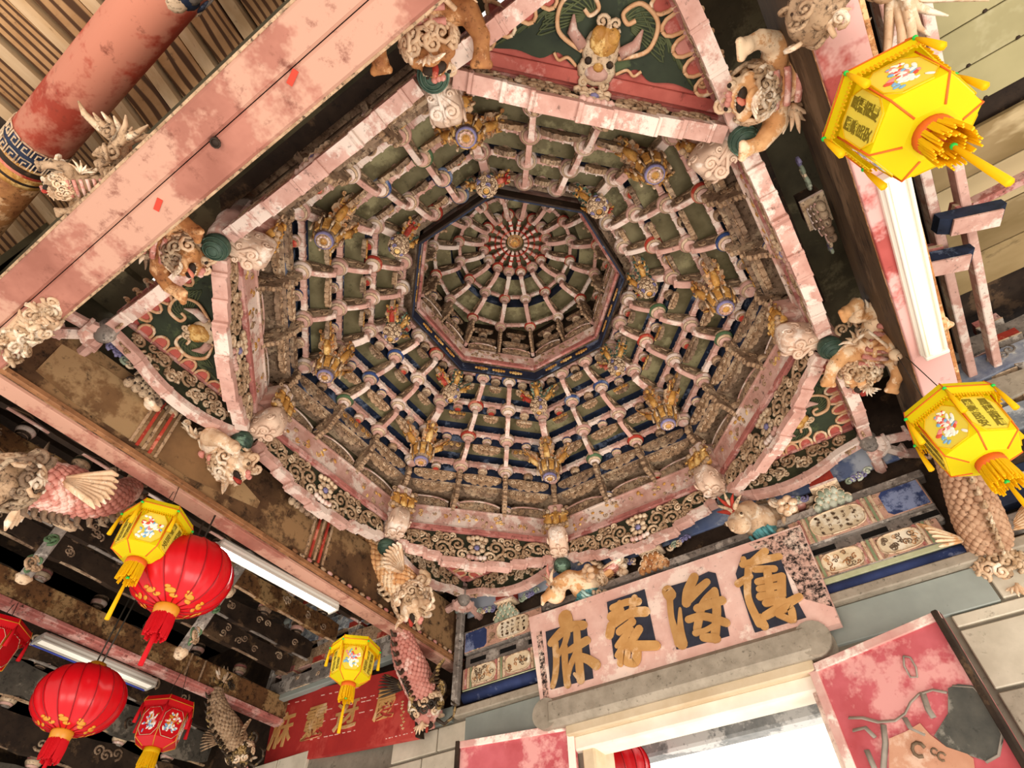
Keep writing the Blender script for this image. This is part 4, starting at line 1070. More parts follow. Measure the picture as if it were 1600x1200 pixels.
for (a, b, c, d, n) in ((425, 1106, 480, 1093, 5), (500, 1087, 560, 1074, 6), (560, 1092, 620, 1079, 8), (470, 1118, 600, 1089, 9), (500, 1128, 630, 1098, 9), (480, 1157, 560, 1140, 8), (600, 1155, 645, 1144, 8), (418, 1195, 450, 1187, 6), (422, 1120, 411, 1192, 6)):
    for i in range(n):
        t0 = (i+q.random()*.6)/n; t1 = t0+.5/n*q.uniform(.4, 1.3)
        A = (a+(c-a)*t0, b+(d-b)*t0); B = (a+(c-a)*t1, b+(d-b)*t1)
        rquad(mb, ((A[0], A[1]-.7), (B[0], B[1]-.7), (B[0], B[1]+.6), (A[0], A[1]+.6)), .0015, .002)
mb.build('pale_scratches', [paint('scratch_pink', '#e9c2b4', '#dca898', dirt_amt=.1)], t)
def glyph(ch, mat, parent, M, size, name, bold=.02, depth=.004):
    cu = D.curves.new('glyph', 'FONT'); cu.body = ch; cu.size = size*S; cu.align_x = 'CENTER'; cu.align_y = 'CENTER'; cu.extrude = depth*S; cu.offset = bold*size*S; cu.resolution_u = 3
    ob = D.objects.new('glyph', cu); SC.collection.objects.link(ob)
    bpy.context.view_layer.update()
    me = D.meshes.new_from_object(ob.evaluated_get(bpy.context.evaluated_depsgraph_get())); D.objects.remove(ob)
    me.materials.clear(); me.materials.append(mat)
    return link(name, me, parent, M)
for ch, nm, (u, v), (w, h) in (('慶', 'character_joy', (602, 1101), (29, 60)), ('迓', 'character_meet', (541, 1120), (33, 52)), ('靈', 'character_spirit', (491, 1132), (30, 62)), ('庥', 'character_shelter', (440, 1145), (30, 62))):
    p = rpt(u, v, .004); ux = (rpt(u+10, v-2.6, .004)-p); uz = (rpt(u+3.3, v-10, .004)-p)
    X = ux.normalized(); Z = Vector((0, 0, 1)); Y = X.cross(Z)*-1
    M = Matrix((X, Z, X.cross(Z))).transposed().to_4x4(); M.translation = p-ro
    sx = w*ux.length/10.3; sz = h*uz.length/10.4
    M = M @ Matrix.Diagonal((sx*1.25/.16, sz*1.15/.16, 1, 1))
    glyph(ch, GILT, t, M, .14, nm, .014)
mb = MB(); q = random.Random(9)
for i in range(9):
    u, v = 629+q.uniform(-2, 2), 1097+i*5.2
    rquad(mb, ((u-2, v-1), (u+2, v-2), (u+2, v-.6), (u-2, v+.6)), .002, .002); rquad(mb, ((u-.6, v-2), (u+.6, v-2.2), (u+.6, v+1.5), (u-.6, v+1.7)), .002, .002)
mb.build('small_inscription', [GILT], t)
# red door leaves folded inward
def leaf(px, zt, lab, painted):
    h = at(*px[0], 2, zt); e = at(*px[1], 2, zt); d = (e-h); d.z = 0; L = d.length; X = d.normalized(); Z = Vector((0, 0, 1)); Yv = Z.cross(X)
    if Yv.y > 0: pass
    M = Matrix((X, Yv, Z)).transposed().to_4x4(); M.translation = h
    t = thing('door_leaf', lab, 'door', M)
    sgn = -1 if Yv.y > 0 else 1   # side of the leaf that faces the room
    mb = MB(); mb.box((L/2, -sgn*.012, -.70), (L, .024, 1.40), ch=.04); mb.build('panel', [paint('worn_red_door', '#c4646a', '#ad4a4e', dirt='#7e3a36', wear='#d99a94', dirt_amt=.18, wear_amt=.5, sc=3, bump=.06)], t)
    f = sgn*.003
    mb = MB(); mb.box((L/2, f, -.012), (L*1.01, .010, .024)); mb.box((.014, f, -.70), (.026, .010, 1.40)); mb.build('frame', [paint('worn_pale_edge', '#d9b3a6', '#c58d84', dirt='#7b5449', wear='#efe3d4', dirt_amt=.2, wear_amt=.5, sc=4)], t)
    mb = MB(); mb.box((L-.006, f*.5, -.70), (.016, .030, 1.40)); mb.build('dark_edge', [DARK], t)
    def inv(u, v):
        n = Yv; c = n.dot(h)+sgn*.002; r = ray(u, v); C0 = Vector(CC); q = C0+r*((c-n.dot(C0))/n.dot(r))-h
        return (q.dot(X), q.dot(Z))
    return t, inv, sgn
t, inv, sg = leaf(((1262, 1042), (1465, 955)), -.634, 'right red door leaf with faded painted figure in a grey headdress', True)
GREYP = paint('grey_outline', '#a59a8c', '#8d8376', dirt='#5c5348', dirt_amt=.25, sc=8, bump=.02)
DKG = paint('dark_grey_patch', '#5f5d54', '#4a4a44', dirt='#2e2d29', wear='#8a867a', dirt_amt=.3, wear_amt=.3, sc=7, bump=.03)
FLESH = paint('painted_flesh', '#cf9d80', '#c08b6e', dirt='#8a5f48', wear='#dcb9a0', dirt_amt=.25, wear_amt=.35, sc=5, bump=.03)
def dpoly(nm, px, mat, lift):
    pts = [inv(1250+x/4.571, 940+y/4.571) for x, y in px]
    ar = sum(a[0]*b[1]-b[0]*a[1] for a, b in zip(pts, pts[1:]+pts[:1]))
    if ar < 0: pts = pts[::-1]
    mb = MB(); mb.prism(pts, .003, T(0, sg*lift, 0) @ AXZ); return mb.build(nm, [mat], t)
dpoly('headdress_patch', [(1060, 620), (1130, 590), (1230, 600), (1300, 660), (1440, 930), (1450, 1000), (1400, 1110), (1330, 1140), (1240, 1110), (1050, 1040), (960, 960), (1060, 800)], DKG, .003)
dpoly('face', [(640, 980), (760, 930), (860, 870), (930, 950), (1050, 1040), (1200, 1090), (1240, 1120), (1260, 1300), (640, 1300)], FLESH, .0035)
for px, w in (([(350, 830), (450, 830), (560, 860), (680, 850), (750, 800), (790, 720), (850, 660), (950, 630), (1050, 650)], 34), ([(600, 880), (615, 1010), (600, 1200)], 44), ([(880, 650), (920, 770), (960, 830)], 46), ([(750, 830), (790, 900), (900, 950)], 40), ([(380, 920), (470, 900), (540, 970)], 40), ([(480, 1060), (540, 1200)], 44),
              ([(1090, 600), (1240, 610), (1330, 700), (1450, 950), (1420, 1100), (1330, 1150)], 22)):
    mb = MB(); P = [inv(1250+x/4.571, 940+y/4.571) for x, y in px]; s0 = abs(inv(1350, 1040)[0]-inv(1340, 1040)[0])/45.71*w*.55
    mb.tube([(a, sg*.0025, b) for a, b in P], s0, 6, flat=.35); mb.build('headdress_outline', [GREYP], t)
for cx, cy, r in ((855, 1060, 42), (965, 1075, 20), (1020, 1110, 24)):
    a, b = inv(1250+cx/4.571, 940+cy/4.571); s0 = abs(inv(1350, 1040)[0]-inv(1340, 1040)[0])/45.71*r
    mb = MB(); mb.tube([(a+s0*math.cos(k*.7), sg*.006, b+s0*math.sin(k*.7)) for k in range(8)], s0*.3, 5); mb.build('painted_eye', [INK], t)
px = [(740, 390), (790, 400), (830, 470), (840, 540), (790, 540), (745, 460)]
P = [inv(1250+x/4.571, 940+y/4.571) for x, y in px+px[:1]]; mb = MB(); mb.tube([(a, sg*.003, b) for a, b in P], .0028, 5); mb.build('finial_outline', [GREYP], t)
leaf(((896, 1129), (715, 1160)), -.606, 'left plain red door leaf with pale worn frame', False)
# ================================================================ corner panels with bats and their short aprons
BATG = paint('bat_green', '#39412f', '#2a3124', dirt='#171812', wear='#55603f', dirt_amt=.3, wear_amt=.15, sc=5, bump=.1)
BATR = paint('bat_red', '#c06558', '#a84f45', dirt='#4e211c', wear='#cf8d80', dirt_amt=.3, wear_amt=.25, sc=5, bump=.06)
OUTL = paint('bat_outline', '#dcb188', '#c9966a', dirt='#5e3c22', wear='#e9cfae', dirt_amt=.22, wear_amt=.3, sc=10)
BAX = Matrix(((1, 0, 0, 0), (0, -1, 0, 0), (0, 0, -1, 0), (0, 0, 0, 1)))
def flat(mb, pts, h, z, m=0):
    ar = sum(a[0]*b[1]-b[0]*a[1] for a, b in zip(pts, pts[1:]+pts[:1]))
    if ar < 0: pts = pts[::-1]
    mb.prism(pts, h, T(0, 0, z), m=m)
def line(mb, pts, r, z, m=0, n=5): mb.tube([(x, y, z) for x, y in pts], r, n, m, flat=.8)
def bez(pts, n=14):
    P = [Vector((x, y, 0)) for x, y in pts]; out = []
    for i in range(len(P)-1):
        p0 = P[max(i-1, 0)]; p1 = P[i]; p2 = P[i+1]; p3 = P[min(i+2, len(P)-1)]
        for k in range(n):
            t = k/n; q = .5*((2*p1)+(p2-p0)*t+(2*p0-5*p1+4*p2-p3)*t*t+(3*p1-p0-3*p2+p3)*t**3); out.append((q.x, q.y))
    return out+[pts[-1]]
bd = MB(); flat(bd, [(.935, -.40), (.935, .40), (1.315, 0)], .016, .128)
bd.box((.962, 0, .112), (.03, .66, .016))
wg = MB(); half = bez([(.985, .02), (.985, .06), (1.005, .10), (.985, .14), (.992, .20), (.985, .27), (1.01, .30), (1.05, .245), (1.10, .19), (1.16, .13), (1.22, .065), (1.25, 0)], 5)
flat(wg, half+[(x, -y) for x, y in half[::-1]], .010, .118)
wl = MB()
for s in (-1, 1):
    for k in range(11):
        a = .12+k*.115; x0, y0 = 1.075, s*.03
        q = bez([(x0+.03*math.cos(a), y0+s*.03*math.sin(a)), (x0-.02+.09*math.cos(a*1.2+.3), y0+s*(.03+.10*math.sin(a+.1))), (x0-.09+.07*k/10*2, s*(.26-.019*k))], 5)
        line(wl, q, .0028, .112)
lp = MB(); lf = MB()
for s in (-1, 1):
    for k in range(7):
        t = k/6; cx = 1.012+.222*t; cy = s*(.292-.250*t); dx, dy = -.62, -s*.78
        L = .052-.012*abs(t-.4); Wd = .0215
        nx, ny = -dy, dx; pts = []
        for i in range(15):
            a = 2*PI*i/14; u = L*math.cos(a); w = Wd*math.sin(a)*(1+.25*math.cos(a))
            pts.append((cx+dx*u*.9+nx*w, cy+dy*u*.9+ny*w))
        line(lp, pts, .0062, .109); flat(lf, pts[:-1], .004, .113)
        lp.spiral((cx-dx*.048, cy-dy*.048, .108), .010, 1.2, 1.+k, s, .004, (1, 0, 0), (0, 1, 0), 5)
cu = MB()
for s in (-1, 1):
    line(cu, bez([(1.02, s*.045), (1.05, s*.11), (1.11, s*.115), (1.14, s*.065), (1.115, s*.03), (1.095, s*.045), (1.105, s*.062)], 6), .0065, .107)
    line(cu, bez([(.985, s*.05), (1.0, s*.075), (.99, s*.095), (1.004, s*.11)], 5), .0045, .108)
    for j in range(3): cu.spiral((.985+.012*j, s*(.325-.028*j), .11), .013, 1.3, j, s, .005, (1, 0, 0), (0, 1, 0), 5)
fc = MB(); fc.M = T(1.03, 0, .105) @ Matrix.Diagonal((1.35, 1.35, 1.1, 1)) @ T(-1.03, 0, -.105)
fc.ball((1.03, 0, .105), (.040, .034, .016), 14, 6, m=0); fc.ball((.998, 0, .103), (.028, .036, .014), 12, 6, m=0)
fc.ball((1.045, 0, .094), (.026, .026, .010), 12, 6, m=1); fc.ball((.994, 0, .093), (.014, .023, .008), 10, 5, m=2)
for s in (-1, 1):
    fc.ball((1.055, s*.012, .092), (.016, .014, .010), 10, 5, m=1); fc.ball((1.012, s*.020, .092), (.007, .007, .006), 8, 5, m=3)
    fc.tube([(1.03, s*.034, .105), (1.05, s*.058, .103), (1.075, s*.062, .103)], [.011, .010, .002], 7, m=2)
    fc.spiral((1.075, s*.012, .092), .013, 1.3, 2.2, s, .004, (1, 0, 0), (0, 1, 0), 5, m=0)
    fc.spiral((.975, s*.018, .098), .010, 1.2, .5, s, .004, (1, 0, 0), (0, 1, 0), 5, m=0)
fc.ball((1.005, 0, .087), (.008, .010, .006), 8, 5, m=1)
BMS = [bd.mesh('board', [BATR]), wg.mesh('wings', [BATG]), wl.mesh('wing_folds', [paint('bat_fold', '#59603f', '#474d33', dirt_amt=.3)]), lp.mesh('wing_loops', [OUTL]), lf.mesh('loop_fill', [BATR]), cu.mesh('curls', [OUTL]), fc.mesh('bat_face', [CREAM, GOLD, PINK, DARK])]
for th in (45, 135, 225, 315):
    t = thing('bat_panel', 'triangular red corner panel with carved dark green bat, %s' % SHORT[th], 'carved panel', RZ(th), 'bat panels in the corners')
    for nm, me in zip(('board', 'wings', 'wing_folds', 'wing_loops', 'loop_fill', 'curls', 'bat_face'), BMS): link(nm, me, t)
# short aprons closing the corners along the square
def short_apron():
    L = .50; N = 24
    def pr(u): return .012-.05*math.sin(PI*min(1, u*1.25))**.8*(1 if u < .8 else 0)+(.02*((u-.8)/.2) if u > .8 else 0)
    us = [i/N for i in range(N+1)]
    bd = MB(); bd.strip([(u*L, pr(u)+.018) for u in us], [(u*L, .105) for u in us], .010, AYZ)
    ed = MB(); ed.strip([(u*L, pr(u)) for u in us], [(u*L, pr(u)+.024) for u in us], .040, AYZ)
    for k in (.16, .34, .55, .78): ed.box((0, k*L, pr(k)+.012), (.044, .010, .028))
    tr = MB(); tr.box((0, L/2, .113), (.036, L, .018))
    sc = MB(); q = random.Random(12)
    for i in range(9):
        y = .05+.048*i; sc.spiral((-.008, y, .055+.018*(-1)**i), .026, 1.4, q.random()*6, (-1)**i, .006, n=5, m=i % 2)
        sc.spiral((-.008, y+.02, .085-.05*(i % 2)), .014, 1.2, q.random()*6, -1, .0045, n=5)
    for i in range(34): sc.spiral((-.008, q.uniform(.02, .48), q.uniform(.015, .10)), q.uniform(.010, .018), 1.2, q.random()*6, q.choice((-1, 1)), .0048, n=5, m=q.randrange(2))
    return bd.mesh('board', [GREEN]), ed.mesh('lower_moulding', [PINK]), tr.mesh('top_rail', [ROSE]), sc.mesh('scrollwork', [TAN, CREAM])
SA = short_apron()
MIR = Matrix.Diagonal((1, -1, 1, 1))
for th, ws in ((0, 'right beam'), (90, 'doorway wall'), (180, 'left beam'), (270, 'pink beam')):
    for s in (1, -1):
        M = RZ(th) @ T(.924, 0, 0) @ (Matrix() if s > 0 else MIR) @ T(0, .405, 0)
        t = thing('carved_apron', 'short scrolled apron beside the bat panel, %s end of the %s' % ('left' if s > 0 else 'right', ws), 'carved board', M, 'short aprons at the corners')
        for nm, me in zip(('board', 'lower_moulding', 'top_rail', 'scrollwork'), SA): link(nm, me, t)
# crossing bracket ends where the short aprons meet at each square corner
for th, nm in ((45, 'at the right end of the doorway wall'), (135, 'at the left end of the doorway wall'), (225, 'under the left end of the pink beam'), (315, 'under the right end of the pink beam')):
    t = thing('corner_bracket', 'pale pink curved bracket arms meeting %s' % nm, 'bracket', RZ(th) @ T(1.307, 0, .03), 'curved bracket arms at the square corners')
    mb = MB(); mb.ball((0, 0, .01), (.035, .035, .05), 10, 6); mb.build('block', [GREYW], t)
    for a in (-45, 45, 0):
        mb = MB(); mb.M = RZ(a); mb.tube([(0, 0, 0), (.06, 0, -.02), (.13, 0, -.035), (.19, 0, -.02)], [.020, .018, .018, .022], 6, smooth=False)
        for k in (.05, .12): mb.box((k, 0, -.022), (.012, .042, .042))
        mb.build('arm', [PINK], t)
# ================================================================ carved beasts
def sculpt(mb, name, mats, vox=.0055, it=4):
    """fuse the overlapping masses of mb into one continuous surface"""
    me = mb.mesh(name+'_raw', mats); ob = D.objects.new('raw', me); SC.collection.objects.link(ob)
    r = ob.modifiers.new('r', 'REMESH'); r.mode = 'VOXEL'; r.voxel_size = vox*S; r.use_smooth_shade = True
    s = ob.modifiers.new('s', 'SMOOTH'); s.factor = .5; s.iterations = it
    bpy.context.view_layer.update()
    out = D.meshes.new_from_object(ob.evaluated_get(bpy.context.evaluated_depsgraph_get())); out.name = name
    D.objects.remove(ob); D.meshes.remove(me)
    out.materials.clear()
    for m in mats: out.materials.append(m)
    return out
HIDE = paint('lion_ochre', '#d8a672', '#c48c58', dirt='#56351c', wear='#ecd0ab', dirt_amt=.32, wear_amt=.4, sc=10, bump=.2)
PALE = paint('pale_carving', '#dcbf9d', '#c7a27e', dirt='#4f3523', wear='#eddcc3', dirt_amt=.36, wear_amt=.35, sc=12, bump=.2)
HAIR = paint('mane_carving', '#cdb292', '#a5835f', dirt='#33241a', wear='#e3cfb2', dirt_amt=.5, wear_amt=.3, sc=13, bump=.2)
SCALE = paint('scale_carving', '#c59f7f', '#a67c5e', dirt='#4a2f20', dirt_amt=.4, sc=13)
BLK = paint('blackened_gilt', '#4a3b2c', '#2e251c', dirt='#120e0a', wear='#a88a58', dirt_amt=.5, wear_amt=.3, sc=12, rough=.45)
TEAL = paint('teal_breast', '#5f9a9a', '#417c80', dirt='#234548', wear='#a9c9bf', dirt_amt=.25, wear_amt=.3, sc=11)
ROSY = paint('rosy_carving', '#cf8f80', '#b97466', dirt='#4e2a22', wear='#e5bfb0', dirt_amt=.35, wear_amt=.3, sc=12)
def face_bits(t, c, s, eye=None, R=None):
    """eyes, brow curls, nose, open mouth with teeth and tongue, and beard, for a head of size s at c"""
    R = R or Matrix(); A = T(*c) @ R
    for sg in (-1, 1):
        e = MB(); e.M = A; e.ball((.029*s, sg*.0175*s, .011*s), .0098*s, 10, 7, m=0); e.ball((.0365*s, sg*.019*s, .010*s), .0046*s, 8, 5, m=1); e.build('eye', [CREAM, DARK], t)
        e = MB(); e.M = A; e.spiral((.030*s, sg*.020*s, .027*s), .013*s, 1.4, 2.8 if sg > 0 else .3, -sg, .0045*s, (0, 1, 0), (.5, 0, .85), 6, tail=[(.036*s, sg*.004*s, .018*s), (.035*s, sg*.010*s, .024*s)]); e.build('eyebrow', [PALE], t)
    m = MB(); m.M = A
    for y in (-.007, 0, .007): m.ball((.047*s, y*s, -.003*s+abs(y)*.3*s), (.007*s, .0065*s, .006*s), 8, 6)
    m.build('nose', [ROSY], t)
    m = MB(); m.M = A; m.ball((.036*s, 0, -.0205*s), (.012*s, .022*s, .0065*s), 12, 6); m.build('mouth', [DARK], t)
    m = MB(); m.M = A
    for i in range(7):
        y = (i-3)*.0062*s; m.ball((.046*s-.012*s*(abs(i-3)/3)**2, y, -.0165*s), (.003*s, .003*s, .0055*s if abs(i-3) == 2 else .0035*s), 5, 4)
    m.build('teeth', [CREAM], t)
    m = MB(); m.M = A; m.tube([(.030*s, 0, -.022*s), (.044*s, 0, -.024*s), (.052*s, 0, -.029*s)], [.010*s, .010*s, .005*s], 7, flat=.5); m.build('tongue', [REDP], t)
    m = MB(); m.M = A; flames(m, (.022*s, 0, -.036*s), (.5, 0, -.8), 7, .034*s, 3, .0042*s, (1, 0, 0), (0,)); m.build('beard', [PALE], t)
def head_masses(b, c, s, R=None):
    R = R or Matrix(); C = T(*c) @ R
    def B(p, r): b.ball(C @ Vector([x*s for x in p]), [x*s for x in r], 12, 8, R=R)
    B((0, 0, 0), (.036, .037, .034)); B((.026, 0, -.008), (.018, .027, .014)); B((.018, 0, -.031), (.020, .022, .008))
    B((.041, 0, -.003), (.008, .013, .009))
    for g in (-1, 1):
        B((.020, g*.018, .026), (.013, .014, .008)); B((.012, g*.030, -.010), (.014, .012, .013)); B((-.008, g*.036, .024), (.008, .007, .016)); B((.040, g*.009, -.006), (.005, .006, .005))
def curls(mb, c, s, n, seed, R=None, spread=1., ms=(0, 1)):
    q = random.Random(seed); R = R or Matrix()
    for i in range(n):
        z = 1-2*(i+.5)/n; a = i*2.39996; w = math.sqrt(max(0, 1-z*z)); nr = Vector((w*math.cos(a), w*math.sin(a), z))
        if nr.x > .42: continue
        p = Vector(c)+(R @ Vector((nr.x*.042-.012, nr.y*.046, nr.z*.043)))*s*spread
        U = nr.orthogonal().normalized(); W = nr.cross(U)
        mb.spiral(p, .0145*s*q.uniform(.8, 1.25), 1.35, q.random()*6, q.choice((-1, 1)), .0046*s, R @ U, R @ W, 5, m=q.choice(ms), steps=11)
def flames(mb, base, d, n, L, seed, w=.006, up=(0, 0, 1), ms=(0, 1), fan=.9):
    """a fan of wavy locks"""
    q = random.Random(seed); d = Vector(d).normalized(); U = Vector(up); sd = d.cross(U).normalized()
    for i in range(n):
        a = (i-(n-1)/2)/max(1, n-1)*fan*2; l = L*q.uniform(.75, 1.15); dd = (d*math.cos(a)+sd*math.sin(a)); p = Vector(base)
        pts = [p+dd*l*t+U*(math.sin(t*5+i)*l*.10)+sd*(math.sin(t*4+i*.7)*l*.07) for t in (0, .25, .5, .75, 1)]
        mb.tube(pts, [w, w*1.15, w, w*.75, w*.2], 6, m=q.choice(ms))
def cloud_heap(mb, c, r, n, seed, ms=(0, 1)):
    q = random.Random(seed)
    for i in range(n):
        p = Vector(c)+Vector((q.uniform(-1, 1)*r[0], q.uniform(-1, 1)*r[1], q.uniform(-1, 1)*r[2])); nr = Vector((q.uniform(-1, 1), q.uniform(-1, 1), q.uniform(-1, -.1))).normalized()
        U = nr.orthogonal().normalized(); mb.spiral(p, q.uniform(.012, .022), 1.4, q.random()*6, q.choice((-1, 1)), .0055, U, nr.cross(U), 5, m=q.choice(ms))
def paw(b, p, s, d):
    d = Vector(d).normalized(); sd = d.cross(Vector((0, 0, 1))).normalized()
    b.ball(p, .016*s, 9, 6)
    for k in range(4): b.ball(Vector(p)+d*.013*s+sd*(k-1.5)*.0085*s-Vector((0, 0, .004*s)), (.0085*s, .0085*s, .008*s), 7, 5)
def lion(M, lab, seed, s=1.0, yaw=0, rider=False, coat=None, hair=None, group=None, sculpted=[]):
    t = thing('carved_lion', lab, 'carved beast', M, group)
    b = MB(); H = (.085*s, 0, -.012*s); R = RZ(yaw) @ RY(18)
    for p, r in (((0, 0, 0), (.045, .042, .040)), ((.035, 0, 0), (.038, .040, .038)), ((-.045, 0, .004), (.045, .038, .036)), ((-.085, 0, .006), (.038, .042, .038)), ((.06, 0, 0), (.03, .034, .034))):
        b.ball([x*s for x in p], [x*s for x in r], 12, 8)
    head_masses(b, H, s, R)
    for g in (-1, 1):
        for (p0, p1, p2, p3) in (((.03, .032, -.006), (.035, .070, -.018), (.070, .088, -.030), (.098, .086, -.034)), ((-.085, .034, 0), (-.070, .078, -.010), (-.105, .098, -.026), (-.085, .120, -.034))):
            P = [Vector((x, g*y, z))*s for x, y, z in (p0, p1, p2, p3)]
            b.tube(P, [.026*s, .022*s, .016*s, .013*s], 9); paw(b, P[-1], s, P[-1]-P[-2])
    link('body', sculpt(b, 'lion_body', [coat or HIDE], .0034*s, 2), t)
    face_bits(t, H, s, R=R)
    m = MB(); curls(m, H, s*1.05, 64, seed, R); m.build('mane', [hair or HAIR, PALE], t)
    m = MB()
    for i in range(6): m.tube([(-.06*s+.021*s*i, y*s, (-.040+.4*y*y*8)*s) for y in (-.032, -.016, 0, .016, .032)], .0062*s, 6)
    m.build('belly_ribs', [ROSY], t)
    m = MB(); flames(m, (-.115*s, 0, .012*s), (-1, .2, .25), 7, .075*s, seed+3, .007*s); cloud_heap(m, (-.115*s, 0, .015*s), (.02*s, .035*s, .02*s), 8, seed); m.build('tail', [hair or HAIR, PALE], t)
    for g in (-1, 1):
        m = MB(); flames(m, (.0*s, g*.045*s, -.012*s), (-.4, g*.8, -.3), 6, .05*s, seed+9+g, .005*s); m.build('leg_locks', [PALE, hair or HAIR], t)
        m = MB(); flames(m, (-.08*s, g*.05*s, -.005*s), (-.7, g*.6, -.2), 5, .05*s, seed+19+g, .005*s); m.build('leg_locks', [PALE, hair or HAIR], t)
    m = MB(); cloud_heap(m, (-.03*s, 0, .012*s), (.085*s, .075*s, .018*s), 22, seed+31); m.build('cloud_scrolls', [PALE, hair or HAIR], t)
    if rider:
        r = MB(); r.tube([(-.03*s, 0, -.030*s), (-.025*s, .005, -.062*s), (-.02*s, .004, -.082*s)], [.018*s, .017*s, .009*s], 9); r.ball((-.018*s, .004, -.098*s), (.0145*s, .014*s, .016*s), 10, 7)
        for g in (-1, 1):
            r.tube([(-.022*s, g*.014*s, -.072*s), (-.012*s, g*.030*s, -.062*s), (.008*s, g*.026*s, -.068*s)], [.007*s, .006*s, .005*s], 7)
            r.tube([(-.03*s, g*.012*s, -.042*s), (-.012*s, g*.034*s, -.048*s), (-.014*s, g*.038*s, -.02*s)], [.010*s, .009*s, .006*s], 7)
        o = r.build('rider_figure', [HIDE], t)
        r = MB(); r.tube([(.03*s, -.05*s, -.05*s), (0, -.02*s, -.078*s), (-.03*s, .02*s, -.074*s), (-.05*s, .06*s, -.05*s), (-.02*s, .09*s, -.06*s)], .0045*s, 6)
        r.ball((-.022*s, .004, -.112*s), (.008*s, .008*s, .006*s), 8, 5); r.build('ribbon', [PALE], t)
    return t
def phoenix(M, lab, seed, s=1.0, breast=None, coat=None, crest=None, flowers=True):
    t = thing('carved_phoenix', lab, 'carved bird', M)
    b = MB()
    for p, r in (((-.03, 0, 0), (.055, .042, .040)), ((.012, 0, -.006), (.040, .038, .038)), ((-.075, 0, .010), (.035, .030, .026))): b.ball([x*s for x in p], [x*s for x in r], 12, 8)
    b.tube([Vector(p)*s for p in ((.02, 0, 0), (.055, .01, .012), (.082, .008, .004), (.095, 0, -.012))], [.030*s, .024*s, .021*s, .022*s], 10)
    b.ball((.100*s, 0, -.016*s), (.027*s, .024*s, .024*s), 10, 7)
    b.tube([Vector(p)*s for p in ((.112, 0, -.016), (.134, 0, -.022), (.146, 0, -.040))], [.015*s, .010*s, .003*s], 8)
    link('body', sculpt(b, 'bird_body', [coat or HIDE], .0034*s, 2), t)
    m = MB(); m.ball((.012*s, 0, -.020*s), (.034*s, .030*s, .030*s), 12, 8)
    for i in range(5): m.tube([(.012*s+.030*s*math.cos(a), (.012*i-.024)*s, -.020*s-.033*s*abs(math.sin(a))) for a in (.3, .8, 1.4, 2., 2.6)], .004*s, 5)
    m.build('breast', [breast or TEAL], t)
    for g in (-1, 1):
        e = MB(); e.ball((.112*s, g*.019*s, -.008*s), .006*s, 8, 5, m=0); e.ball((.116*s, g*.0225*s, -.008*s), .003*s, 6, 4, m=1); e.build('eye', [CREAM, DARK], t)
        w = MB()
        for row in range(3):
            n = 7-row
            for k in range(n):
                a = -.5+1.5*k/(n-1); L = (.070-.018*row)*s; p0 = Vector((-.02*s, g*.035*s, (.0-.006*row)*s)); d = Vector((-math.cos(a)*.7, g*math.sin(a+.3), -.10))
                w.tube([p0, p0+d*L*.5, p0+d*L, p0+d*L*1.15+Vector((0, 0, .006*s))], [.006*s, .009*s, .008*s, .002*s], 6, m=row % 3, flat=.5)
        w.build('wing', [PALE, ROSY, HIDE], t)
    m = MB(); flames(m, (.098*s, 0, .006*s), (.1, 0, 1), 6, .05*s, seed, .005*s, (1, 0, 0), (0, 1)); m.build('crest', [crest or REDP, CREAM], t)
    m = MB(); flames(m, (-.095*s, 0, .01*s), (-1, 0, .1), 8, .10*s, seed+2, .0075*s, ms=(0, 1, 2)); cloud_heap(m, (-.12*s, 0, .0), (.03*s, .05*s, .02*s), 12, seed); m.build('tail_plumes', [PALE, HAIR, ROSY], t)
    m = MB(); q = random.Random(seed+7)
    for i in range(26):
        a = q.random()*6.28; nr = Vector((q.uniform(-.6, .3), math.cos(a), math.sin(a)-.4)).normalized(); U = nr.orthogonal().normalized()
        m.spiral(Vector((-.01, 0, 0))*s+nr*.052*s, .013*s, 1.2, q.random()*6, 1, .0045*s, U, nr.cross(U), 5, m=q.randrange(2))
    m.build('neck_scrolls', [PALE, HAIR], t)
    if flowers:
        for k in range(3):
            m = MB(); c = Vector((-.06+.05*k, (.075, -.08, .085)[k], -.02))*s
            for j in range(6): m.ball(c+Vector((0, .014*math.cos(j*1.05), .014*math.sin(j*1.05)))*s, (.010*s, .010*s, .008*s), 7, 5, m=0)
            m.ball(c-Vector((0, 0, .006))*s, .009*s, 8, 5, m=1); m.build('flower', [PALE, HIDE], t)
    return t
